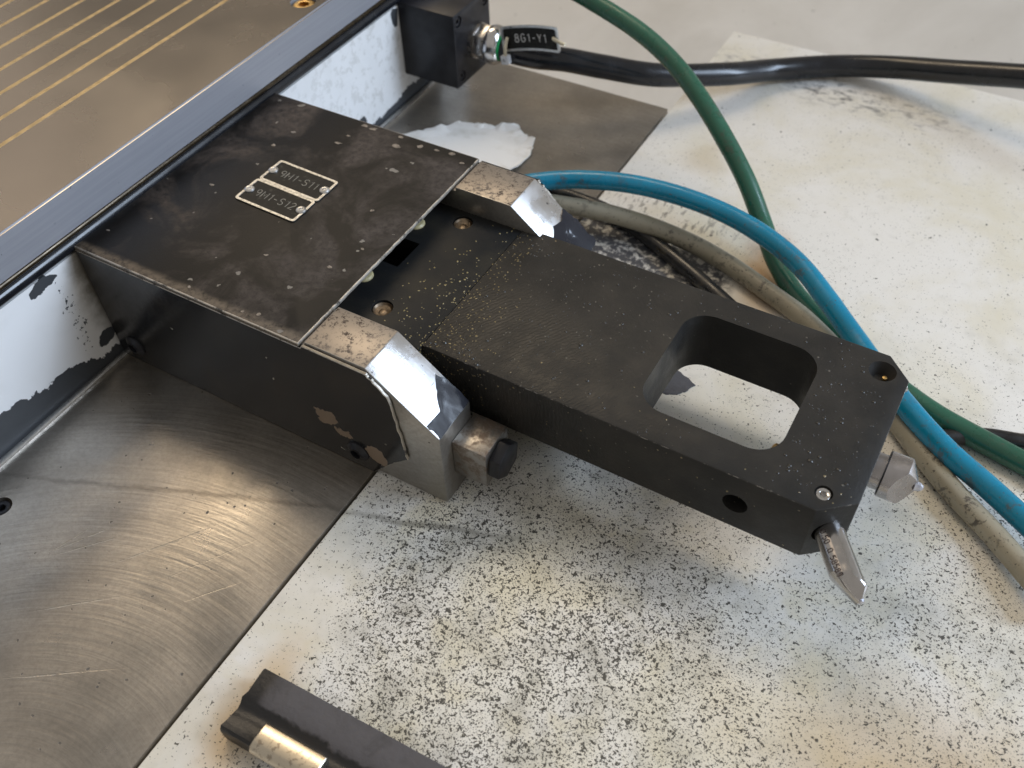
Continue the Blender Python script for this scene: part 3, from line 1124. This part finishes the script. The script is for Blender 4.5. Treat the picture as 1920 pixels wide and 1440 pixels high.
# ------------------------------------------------------------------ dressing arm (its own frame: turned a hair about z)
arm = empty('dressing_arm', (0.03, 0.05, 0), 'long black steel arm with a rounded window, reaching out between the steel cheeks', 'machine arm')
YAW = -0.0082


def L(x, y):
    return (x - 0.03, y - 0.05)


def akid(o):
    o.parent = arm
    return o


Y0, Y1, ZT, ZB, XE = 0.0222, 0.0850, 0.0420, 0.0198, 0.1577
# outline of the long part, with chamfered end corners
out = [L(0.0271, Y0), L(XE - 0.0090, Y0), L(XE, Y0 + 0.0075), L(XE, Y1 - 0.0075), L(XE - 0.0073, Y1), L(0.0271, Y1)]
bm = bmesh.new()
prism(bm, out, 'z', ZB, ZT)
bevel(bm, 0.00028, 2, 20)
ab = from_bm('arm_body', bm, ['arm_black', 'black_inside', 'black_oxide'])


def win(b):
    x0, y0 = L(0.0920, 0.0328)
    x1, y1 = L(0.1338, 0.0755)
    prism(b, rrect(x0, x1, y0, y1, 0.0085, 10), 'z', 0.0, 0.06)


def at(x, y, z):
    return (x - 0.03, y - 0.05, z)


cs = [cutter(win, 'arm_black'),
      cutter(lambda b: lathe(b, [(0.0024, 0.034), (0.0024, 0.05)], (0, 0, 1), 24, at(0.1487, 0.0284, 0)), 'black_oxide'),
      cutter(lambda b: lathe(b, [(0.0020, 0.0385), (0.0034, 0.0408), (0.0040, 0.0421), (0.0040, 0.05)], (0, 0, 1), 28, at(0.1500, 0.0778, 0)), 'arm_black'),
      cutter(lambda b: lathe(b, [(0.0036, 0.0), (0.0036, 0.035)], (0, 1, 0), 28, at(0.1285, 0.005, 0.0304)), 'black_oxide'),
      cutter(lambda b: lathe(b, [(0.0043, -0.002), (0.0043, 0.012)], Vector((0.59, -0.81, 0)), 28, at(0.1510, 0.0285, 0.0305)), 'black_inside')]
cut(ab, cs)
n = N('arm_edge', 0.45)
f = n.mr(n.noise(300, 6, 0.75), 0.52, 0.62)
n.color(n.mix(f, (0.03, 0.028, 0.026), (0.32, 0.30, 0.28)))
n.metal(n.math('MULTIPLY', f, 0.6))
M['arm_edge'] = n.m
ab.data.materials[1] = M['arm_edge']
for pl in ab.data.polygons:
    pl.material_index = 1 if 0.2 < pl.normal.z < 0.9 and pl.center.z > 0.0415 else 0
akid(ab)
bm = bmesh.new()
box(bm, *[v for v in (-0.060, -0.0030)], 0.0205 - 0.05, 0.0840 - 0.05, 0.030, 0.04185)
bevel(bm, 0.0003, 2)
rp = from_bm('rear_plate', bm, ['oily_black', 'black_inside'])
cs = [cutter(lambda b: box(b, -0.0500, -0.0298, -0.0022, 0.0108, 0.031, 0.05))]
for x, y in ((0.0069, 0.0772), (0.0070, 0.0297)):
    cs.append(cutter(lambda b, x=x, y=y: lathe(b, [(0.0035, 0.0385), (0.0035, 0.05)], (0, 0, 1), 32, at(x, y, 0))))
cut(rp, cs)
akid(rp)
for x, y in ((0.0069, 0.0772), (0.0070, 0.0297)):
    bm = bmesh.new()
    lathe(bm, [(0.0033, 0.0386), (0.0033, 0.0410), (0.0030, 0.0412), (0.0026, 0.0405), (0.0014, 0.0401), (0.0007, 0.0404), (0, 0.0404)], (0, 0, 1), 32, at(x, y, 0))
    akid(from_bm('recessed_screw', bm, ['bronze']))
for x, y in ((-0.0068, 0.0690), (-0.0068, 0.0390)):
    bm = bmesh.new()
    lathe(bm, [(0.0031, 0.041), (0.0031, 0.0422), (0.0026, 0.0428), (0.0015, 0.0431), (0, 0.0432)], (0, 0, 1), 28, at(x, y, 0))
    akid(from_bm('nylon_cap', bm, ['yellow_nylon']))
akid(socket_screw('set_screw', at(0.1487, 0.0284, 0.0380), (0, 0, 1), 0.0021, 0.0036, 'chrome', None, 0.5, 0, 30, 0.2))
bm = bmesh.new()
lathe(bm, [(0.0008, 0), (0.0007, 0.0006), (0, 0.0008)], (0, 0, 1), 10, at(0.1512, 0.0779, 0.0392))
akid(from_bm('brass_speck', bm, ['brass']))
# shiny plug seen in the side hole, and the brass pin in the window's far wall
bm = bmesh.new()
lathe(bm, [(0.0029, 0.0), (0.0032, 0.0004), (0.0034, 0.012)], (0, 1, 0), 24, at(0.1262, 0.0262, 0.0312))
akid(from_bm('side_plug', bm, ['black_rubber']))
bm = bmesh.new()
lathe(bm, [(0.0036, 0.0), (0.0036, 0.0030), (0.0030, 0.0036), (0.0012, 0.0040), (0, 0.0040)], (-1, 0, 0), 20, at(0.1340, 0.0465, 0.0262))
akid(from_bm('clamping_pin', bm, ['brass']))
# small nipple sticking out beyond the far corner
bm = bmesh.new()
lathe(bm, [(0.0030, -0.001), (0.0030, 0.0022), (0.0016, 0.0028), (0.0016, 0.0048), (0, 0.0056)], (0.62, 0.78, 0), 16, at(0.1542, 0.0812, 0.0318))
akid(from_bm('grease_nipple', bm, ['nickel_nut']))
# droplets of coolant, lying on the arm
bm = bmesh.new()
for i in range(420):
    if i < 300:
        x = random.gauss(0.138, 0.014)
        y = random.uniform(Y0 + 0.001, Y1 - 0.001)
        if not (0.135 < x < 0.156) or y < 0.025 + max(0, x - 0.149):
            x = random.uniform(0.03, 0.156)
    else:
        x = random.uniform(0.028, 0.09)
        y = random.uniform(Y0 + 0.001, Y1 - 0.001)
    if 0.0905 < x < 0.1355 and 0.0315 < y < 0.077:
        continue
    if x > 0.146 and (y < 0.033 or y > 0.073):
        continue
    if not (Y0 + 0.001 < y < Y1 - 0.001):
        continue
    r = random.choice((0.00016, 0.0002, 0.00025, 0.0003, 0.0005)) * random.uniform(0.8, 1.2)
    if i % 60 == 0:
        r = 0.0008
    c = at(x, y, ZT)
    k = 7
    rings = []
    for rr, hh in ((1.0, -0.05), (0.8, 0.25), (0.4, 0.42)):
        rings.append([bm.verts.new((c[0] + r * rr * math.cos(2 * math.pi * j / k), c[1] + r * rr * math.sin(2 * math.pi * j / k), c[2] + r * hh)) for j in range(k)])
    tp = bm.verts.new((c[0], c[1], c[2] + r * 0.48))
    for A, B in zip(rings, rings[1:]):
        for j in range(k):
            bm.faces.new((A[j], A[(j + 1) % k], B[(j + 1) % k], B[j]))
    for j in range(k):
        bm.faces.new((rings[-1][j], rings[-1][(j + 1) % k], tp))
simple('droplet', (0.022, 0.021, 0.019), 0.25, 0, 0.6, 0.1, 300, 0)
dr = akid(from_bm('droplets', bm, ['droplet'], None, 60))
dr['kind'] = 'stuff'
arm.rotation_euler = (0, 0, YAW)

# ------------------------------------------------------------------ diamond dressers
# round head with a diamond tip, in the end of the arm
t1 = empty('diamond_dresser', (0.1577, 0.0512, 0.030), 'stubby round steel diamond dresser with conical tip sticking out of the arm end', 'diamond tool', 'diamond dressing tools in the arm')
C1 = (0.1577, 0.0512, 0.030)
bm = bmesh.new()
lathe(bm, [(0.0052, -0.004), (0.0052, 0.0035)], (1, 0, 0), 40, C1)
s_ = from_bm('shank', bm, ['turned_steel'])
bm = bmesh.new()
lathe(bm, [(0.0064, 0.0028), (0.0068, 0.0032), (0.0068, 0.0088), (0.0064, 0.0092), (0.0022, 0.0118), (0.0014, 0.0121)], (1, 0, 0), 48, C1)
hd = from_bm('head', bm, ['turned_steel'])


def flat(p, nv):
    def f(b):
        q = Vector(nv).normalized().to_track_quat('Z', 'Y').to_matrix().to_4x4()
        box(b, -0.02, 0.02, -0.02, 0.02, 0, 0.02)
        bmesh.ops.transform(b, matrix=Matrix.Translation(Vector(C1) + Vector(p)) @ q, verts=b.verts)
    return f


cut(hd, [cutter(flat((0.0068, -0.0055, 0.001), (0.70, -0.70, 0.14)), 'turned_steel')])
bm = bmesh.new()
lathe(bm, [(0.0015, 0.0116), (0.0012, 0.0130), (0.0006, 0.0138), (0, 0.0139)], (1, 0, 0), 10, C1)
dt = from_bm('diamond_tip', bm, ['diamond'], None, 20)
adopt(t1, s_, hd, dt)

# engraved pin with chisel tip, in the bevelled near corner
ax = Vector((math.sin(0.63), -math.cos(0.63), -0.02)).normalized()
B0 = Vector((0.1522, 0.0262, 0.0308))
t2 = empty('diamond_dresser', B0, 'slim engraved steel dressing pin with chisel tip sticking out of the near arm corner', 'diamond tool', 'diamond dressing tools in the arm')
bm = bmesh.new()
LEN = 0.0176
R2 = 0.0040
q = ax.to_track_quat('Z', 'Y')
side = ax.cross(Vector((0, 0, 1))).normalized()
upv = side.cross(ax).normalized()
seg = 40
vs = []
for t in (-0.006, LEN):
    for k in range(seg):
        a = 2 * math.pi * k / seg
        tt = t
        if t > 0:
            tt = LEN + 0.0022 - 0.0058 * (1 + math.cos(a)) / 2
        vs.append(bm.verts.new(B0 + ax * tt + side * (R2 * math.cos(a)) + upv * (R2 * math.sin(a))))
for a, b in ((-0.0017, 0.0013), (-0.0017, -0.0013), (-0.0005, 0.0017), (-0.0005, -0.0017)):
    vs.append(bm.verts.new(B0 + ax * (LEN + (0.0046 if a < -0.001 else 0.0052)) + side * a + upv * b))
bmesh.ops.convex_hull(bm, input=vs)
pin = from_bm('pin', bm, ['pin_steel'], None, 22)
bm = bmesh.new()
lathe(bm, [(0.0011, -0.0010), (0.0008, 0.0004), (0, 0.0007)], ax, 8, B0 + ax * (LEN + 0.0048) + side * -0.0013)
dt = from_bm('diamond_tip', bm, ['diamond'], None, 20)


def pin_text(s, t, ang, size):
    rad = (side * math.cos(ang) + upv * math.sin(ang)).normalized()
    tx = ax
    ty = rad.cross(tx)
    o = B0 + ax * t + rad * (R2 - 0.00002)
    M4 = Matrix(((tx.x, ty.x, rad.x, o.x), (tx.y, ty.y, rad.y, o.y), (tx.z, ty.z, rad.z, o.z), (0, 0, 0, 1)))
    return text('engraved_text', s, size * 0.75, 'engraving_dark', M4, None, 0.00006, 0.22, 0.16)


e1 = pin_text('0.50 .0', 0.0060, 0.82, 0.0021)
e2 = pin_text('58589', 0.0135, 0.82, 0.0021)
adopt(t2, pin, dt, e1, e2)

# ------------------------------------------------------------------ connector block with cable gland
vb = empty('connector_block', (-0.078, 0.2, 0.0142), 'black cube connector block on the white machine side with a brass-coloured cable gland', 'connector')
bm = bmesh.new()
box(bm, -0.0934, -0.0643, 0.1857, 0.2156, 0.0142, 0.0487)
bevel(bm, 0.0005, 2)
cube = from_bm('block_body', bm, ['black_oxide'])
cs = []
scr = [(0.1894, 0.0447), (0.1900, 0.0188), (0.2118, 0.0447), (0.2118, 0.0188)]
for y, z in scr:
    cs.append(cutter(lambda b, y=y, z=z: lathe(b, [(0.0025, -0.003), (0.0025, 0.003)], (1, 0, 0), 24, (-0.0643, y, z))))
cut(cube, cs)
adopt(vb, cube)
for y, z in scr:
    adopt(vb, socket_screw('socket_screw', (-0.0670, y, z), (1, 0, 0), 0.0021, 0.0023, 'black_oxide', None, 0.5, 0, 24, 0.2))
GC = (-0.0643, 0.2030, 0.0300)
bm = bmesh.new()
lathe(bm, [(0.0078, 0.0), (0.0078, 0.0018)], (1, 0, 0), 40, GC)
adopt(vb, from_bm('gland_flange', bm, ['nickel_nut']))
bm = bmesh.new()
prism(bm, ngon(0.0080, 6, 0.3, (GC[1], GC[2])), 'x', GC[0] + 0.0018, GC[0] + 0.0075)
bevel(bm, 0.0006, 2, 40)
adopt(vb, from_bm('hex_nut', bm, ['nickel_nut']))
bm = bmesh.new()
lathe(bm, [(0.0072, 0.0075), (0.0084, 0.0080), (0.0088, 0.0096), (0.0086, 0.0112), (0.0074, 0.0132), (0.0064, 0.0137), (0.0062, 0.0125), (0.0062, 0.010)], (1, 0, 0), 48, GC, close=False)
adopt(vb, from_bm('dome_nut', bm, ['chrome'], None, 40))
bm = bmesh.new()
lathe(bm, [(0.0061, 0.010), (0.0061, 0.0142), (0.0050, 0.0144), (0.0050, 0.010)], (1, 0, 0), 40, GC, close=False)
adopt(vb, from_bm('green_seal', bm, ['green_seal']))

# ------------------------------------------------------------------ marker tag tied to the cable
tg = empty('cable_tag', (-0.033, 0.2, 0.038), 'small black tag with silver rim tied to the thick black cable beside the gland', 'tag')
o0 = Vector((-0.0331, 0.1985, 0.0402))
ux = Vector((0.0292, -0.0005, 0.0070)).normalized()
uz = Vector((0.0, 0.10, 0.995))
uz = (uz - ux * ux.dot(uz)).normalized()
uy = ux.cross(uz)      # faces the camera side
W_, H_ = 0.0290, 0.0108


def bent(x, y, d):
    """slightly bowed tag surface"""
    return o0 + ux * x + uz * (y + 0.0006 - 2.4 * (x * x)) + uy * (d + 6.0 * x * x)


def bent_prism(name, outer, inner, d0, d1, mat, parent=None):
    bm = bmesh.new()
    k = len(outer)
    if inner:
        loops = [(outer, d0), (outer, d1), (inner, d1), (inner, d0)]
        V = [[bm.verts.new(bent(p[0], p[1], d)) for p in Lp] for Lp, d in loops]
        for a in range(4):
            B = V[(a + 1) % 4]
            for i in range(k):
                bm.faces.new((V[a][i], V[a][(i + 1) % k], B[(i + 1) % k], B[i]))
    else:
        nx = 14
        xs = [-W_ / 2 + 0.0003 + (W_ - 0.0006) * i / nx for i in range(nx + 1)]
        g = [[[bm.verts.new(bent(x, y, d)) for y in (-H_ / 2 + 0.0003, H_ / 2 - 0.0003)] for d in (d0, d1)] for x in xs]
        for i in range(nx):
            A, B = g[i], g[i + 1]
            bm.faces.new((A[0][0], B[0][0], B[0][1], A[0][1]))
            bm.faces.new((A[1][0], A[1][1], B[1][1], B[1][0]))
            bm.faces.new((A[0][0], A[1][0], B[1][0], B[0][0]))
            bm.faces.new((A[0][1], B[0][1], B[1][1], A[1][1]))
        for q_ in (g[0], g[-1]):
            bm.faces.new((q_[0][0], q_[0][1], q_[1][1], q_[1][0]))
    return from_bm(name, bm, [mat], parent)


def dense_rect(w2, h2, r):
    base = rrect(-w2, w2, -h2, h2, r, 5)
    out = []
    for i, p in enumerate(base):
        q_ = base[(i + 1) % len(base)]
        out.append(p)
        if abs(q_[0] - p[0]) > 0.01:
            for j in range(1, 14):
                out.append((p[0] + (q_[0] - p[0]) * j / 14, p[1] + (q_[1] - p[1]) * j / 14))
        elif abs(q_[1] - p[1]) > 0.004:
            for j in range(1, 4):
                out.append((p[0] + (q_[0] - p[0]) * j / 4, p[1] + (q_[1] - p[1]) * j / 4))
    return out


adopt(tg, bent_prism('tag_plate', [(0, 0)], None, -0.0002, 0.0002, 'tag_black'))
adopt(tg, bent_prism('rim', dense_rect(W_ / 2, H_ / 2, 0.0012), dense_rect(W_ / 2 - 0.0011, H_ / 2 - 0.0010, 0.0008), -0.0003, 0.00045, 'aluminium'))
F4 = Matrix(((ux.x, uz.x, uy.x, 0), (ux.y, uz.y, uy.y, 0), (ux.z, uz.z, uy.z, 0), (0, 0, 0, 1)))
F4.translation = o0 + uy * 0.00024 + ux * -0.0002
lt = text('lettering', '8G1-Y1', 0.0034, 'engraving_light', Matrix.Identity(4), None, 0.00005, 0.34, 0.13)
for v in lt.data.vertices:
    q_ = bent(v.co.x - 0.0002, v.co.y, 0.00026 + v.co.z)
    v.co = q_
adopt(tg, lt)
# cable tie: strap through the left hole, buckle below, tail through the right hole
adopt(tg, tube('cable_tie', [bent(-0.0118, 0.0004, 0.0003), bent(-0.0118, -0.0004, 0.0012), bent(-0.0126, -0.0030, 0.0016), bent(-0.0132, -0.0056, 0.0016), bent(-0.0135, -0.0078, 0.0012)], 0.00075, 'zip_tie', None, 10, 5))
adopt(tg, tube('cable_tie', [bent(0.0118, 0.0006, 0.0002), bent(0.0128, 0.0004, 0.0009), bent(0.0150, -0.0002, 0.0011), bent(0.0182, -0.0010, 0.0009)], 0.0008, 'zip_tie', None, 10, 5))
bm = bmesh.new()
cb = bent(-0.0138, -0.0086, 0.0010)
V = rrect(-0.0019, 0.0019, -0.0019, 0.0019, 0.0005, 3)
I = rrect(-0.0008, 0.0008, -0.0008, 0.0008, 0.0002, 3)
k = len(V)
R_ = [[bm.verts.new(cb + ux * p[0] + uz * p[1] + uy * d) for p in Lp] for Lp, d in ((V, -0.0012), (V, 0.0012), (I, 0.0012), (I, 0.0004))]
for a in range(3):
    for i in range(k):
        bm.faces.new((R_[a][i], R_[a][(i + 1) % k], R_[a + 1][(i + 1) % k], R_[a + 1][i]))
bm.faces.new(R_[0])
bm.faces.new(R_[3])
simple('tie_buckle', (0.62, 0.64, 0.68), 0.3)
adopt(tg, from_bm('tie_buckle', bm, ['tie_buckle']))

# ------------------------------------------------------------------ hoses and cables
cab = tube('power_cable', [(-0.0570, 0.2030, 0.0300), (-0.0499, 0.203, 0.0290), (-0.0354, 0.2040, 0.0286), (-0.0225, 0.210, 0.0274), (-0.0080, 0.2190, 0.0232), (0.0130, 0.2320, 0.0180),
                            (0.0367, 0.2565, 0.0120), (0.0525, 0.280, 0.0062), (0.0757, 0.297, 0.0055), (0.1012, 0.3023, 0.009), (0.1267, 0.2977, 0.016),
                            (0.1524, 0.2917, 0.024), (0.1723, 0.2868, 0.030), (0.22, 0.272, 0.045)], 0.0052, 'black_rubber', None, 36, 14, 0.02)
tag(cab, 'thick glossy black cable running from the gland across the far end of the white board', 'cable')
g_ = tube('green_hose', [(-0.05, 0.217, 0.060), (-0.0286, 0.2156, 0.058), (-0.0091, 0.2122, 0.055), (0.0134, 0.2063, 0.051), (0.0311, 0.1995, 0.046), (0.0472, 0.1901, 0.040),
                         (0.0636, 0.180, 0.031), (0.0774, 0.1707, 0.022), (0.089, 0.1615, 0.012), (0.0994, 0.1501, 0.0062), (0.1109, 0.1393, 0.0038),
                         (0.1255, 0.1284, 0.0034), (0.1412, 0.1175, 0.0034), (0.1556, 0.1114, 0.0034), (0.1694, 0.1056, 0.0034), (0.1837, 0.1019, 0.0034), (0.2103, 0.096, 0.0036)],
          0.0037, 'hose_green', None, 30, 12, 0.02)
tag(g_, 'dull green coolant hose arching down over the black cable and under the blue hose', 'hose', 'hoses behind the arm')
b_ = tube('blue_hose', [(-0.0200, 0.1180, 0.012), (-0.0056, 0.1322, 0.016), (0.0087, 0.1415, 0.018), (0.0248, 0.1469, 0.020), (0.0416, 0.1504, 0.021), (0.0611, 0.1516, 0.021), (0.079, 0.1504, 0.020),
                        (0.0954, 0.1458, 0.019), (0.1103, 0.1387, 0.0175), (0.1236, 0.1286, 0.0155), (0.1368, 0.1183, 0.0125), (0.1494, 0.1069, 0.0112), (0.163, 0.0959, 0.010),
                        (0.1772, 0.0867, 0.0085), (0.1919, 0.0798, 0.0070), (0.2124, 0.0666, 0.0075)], 0.0037, 'hose_blue', None, 30, 12, 0.02)
tag(b_, 'bright blue hose with grimy smears curving round the far side of the arm', 'hose', 'hoses behind the arm')
y_ = tube('grey_hose', [(-0.0160, 0.1260, 0.010), (-0.0016, 0.1335, 0.010), (0.0152, 0.1385, 0.010), (0.032, 0.1431, 0.009), (0.0493, 0.146, 0.007), (0.0677, 0.146, 0.005), (0.0846, 0.1422, 0.004),
                        (0.102, 0.1354, 0.0036), (0.1188, 0.1278, 0.0036), (0.136, 0.1162, 0.0036), (0.1526, 0.103, 0.0036), (0.1684, 0.0887, 0.0036), (0.1827, 0.0764, 0.0036),
                        (0.1972, 0.0656, 0.004), (0.217, 0.0477, 0.006)], 0.0036, 'hose_grey', None, 30, 12, 0.02)
tag(y_, 'speckled grey beige hose lying on the white board beside the arm', 'hose', 'hoses behind the arm')
k_ = tube('thin_cable', [(-0.0100, 0.1490, 0.0045), (-0.0036, 0.1506, 0.004), (0.0129, 0.1526, 0.003), (0.031, 0.1509, 0.0026), (0.051, 0.1433, 0.0026), (0.0708, 0.1339, 0.0026), (0.0919, 0.1225, 0.0026),
                         (0.1122, 0.110, 0.0026), (0.1364, 0.098, 0.0026), (0.1500, 0.0920, 0.0026)], 0.0030, 'cable_dirty', None, 24, 12, 0.02)
tag(k_, 'oily thin black cable lying under the grey hose on the white board', 'cable')
k2 = tube('thin_cable', [(0.1740, 0.0975, 0.0024), (0.1800, 0.1010, 0.0026), (0.1867, 0.1048, 0.0026), (0.1960, 0.1075, 0.0026), (0.2083, 0.1111, 0.0026)], 0.0027, 'cable_dirty', None, 24, 12)
tag(k2, 'short stretch of black cable coming out from under the green hose at the right', 'cable')

# ------------------------------------------------------------------ peeled paint flake on the steel plate
fl = ragged_patch('paint_flake', [(-0.0850, 0.150), (-0.0744, 0.1655), (-0.0719, 0.1686), (-0.0648, 0.1733), (-0.0631, 0.1775), (-0.0568, 0.1813), (-0.0511, 0.1814), (-0.0485, 0.1842), (-0.0450, 0.1845), (-0.0418, 0.1872),
                                  (-0.0368, 0.1908), (-0.0313, 0.1860), (-0.0237, 0.1829), (-0.0204, 0.1754), (-0.0205, 0.1620), (-0.0240, 0.1500), (-0.0300, 0.1400), (-0.050, 0.130), (-0.070, 0.135)],
                  0.0006, 0.0010, 'flake_white', None, sub=6, amp=0.0011, rings=9, wave=0.0011, seed=9, curl=0.0062)
tag(fl, 'large white flake of peeled paint with curled ragged edges lying on the steel plate', 'paint flake')

# ------------------------------------------------------------------ rubber wiper with metal insert at the bottom of the frame
rs = empty('wiper_strip', (0.035, -0.0815, 0), 'worn black rubber strip with a torn end and a metal insert on the white board', 'rubber strip')
prof = [(-0.0728, 0.0), (-0.0728, 0.0080), (-0.0733, 0.0085), (-0.0770, 0.0086), (-0.0800, 0.0085), (-0.0818, 0.0078), (-0.0832, 0.0070), (-0.0846, 0.0068),
        (-0.0860, 0.0074), (-0.0872, 0.0078), (-0.0890, 0.0080), (-0.0904, 0.0078), (-0.0912, 0.0070), (-0.0914, 0.0055), (-0.0912, 0.0)]
bm = bmesh.new()
rows = []
nX = 60
for i in range(nX + 1):
    t = (i / nX)
    x = 0.035 + 0.12 * t
    row = []
    for j, (y, z) in enumerate(prof):
        xx = x
        if i == 0:
            xx += 0.0012 * noise.noise(Vector((y * 260, z * 200, 2))) + 0.0006 * noise.noise(Vector((y * 900, 0, 2)))
        zz = z + (0.0002 * noise.noise(Vector((x * 200, y * 300, 0))) if z > 0.001 else 0)
        # the end is beaten out of shape
        if z > 0.001:
            zz -= 0.0012 * max(0, 1 - t / 0.10) * (0.5 + noise.noise(Vector((y * 250, 3, 1))))
        row.append(bm.verts.new((xx, y + 0.03 * (x - 0.035) + 0.00012 * noise.noise(Vector((x * 300, j, 0))), max(0.0, zz))))
    rows.append(row)
for A, B in zip(rows, rows[1:]):
    for j in range(len(prof)):
        j2 = (j + 1) % len(prof)
        bm.faces.new((A[j], A[j2], B[j2], B[j]))
bm.faces.new(rows[0])
bm.faces.new(rows[-1])
adopt(rs, from_bm('rubber_profile', bm, ['rubber_strip'], None, 35))
bm = bmesh.new()
pr_ = [(-0.0848, 0.0068), (-0.0848, 0.0096), (-0.0853, 0.0100), (-0.0878, 0.0101)]
for i in range(9):
    a = math.radians(90 + i * 22.5)
    pr_.append((-0.0900 + 0.0027 * math.cos(a), 0.0076 + 0.0027 * math.sin(a)))
pr_.append((-0.0880, 0.0048))
prism(bm, pr_, 'x', 0, 0.019)
bevel(bm, 0.0002, 1, 40)
for v in bm.verts:
    v.co.y += 0.03 * (v.co.x + 0.0105)
    v.co.x += 0.0458
adopt(rs, from_bm('metal_insert', bm, ['insert_metal'], None, 40))
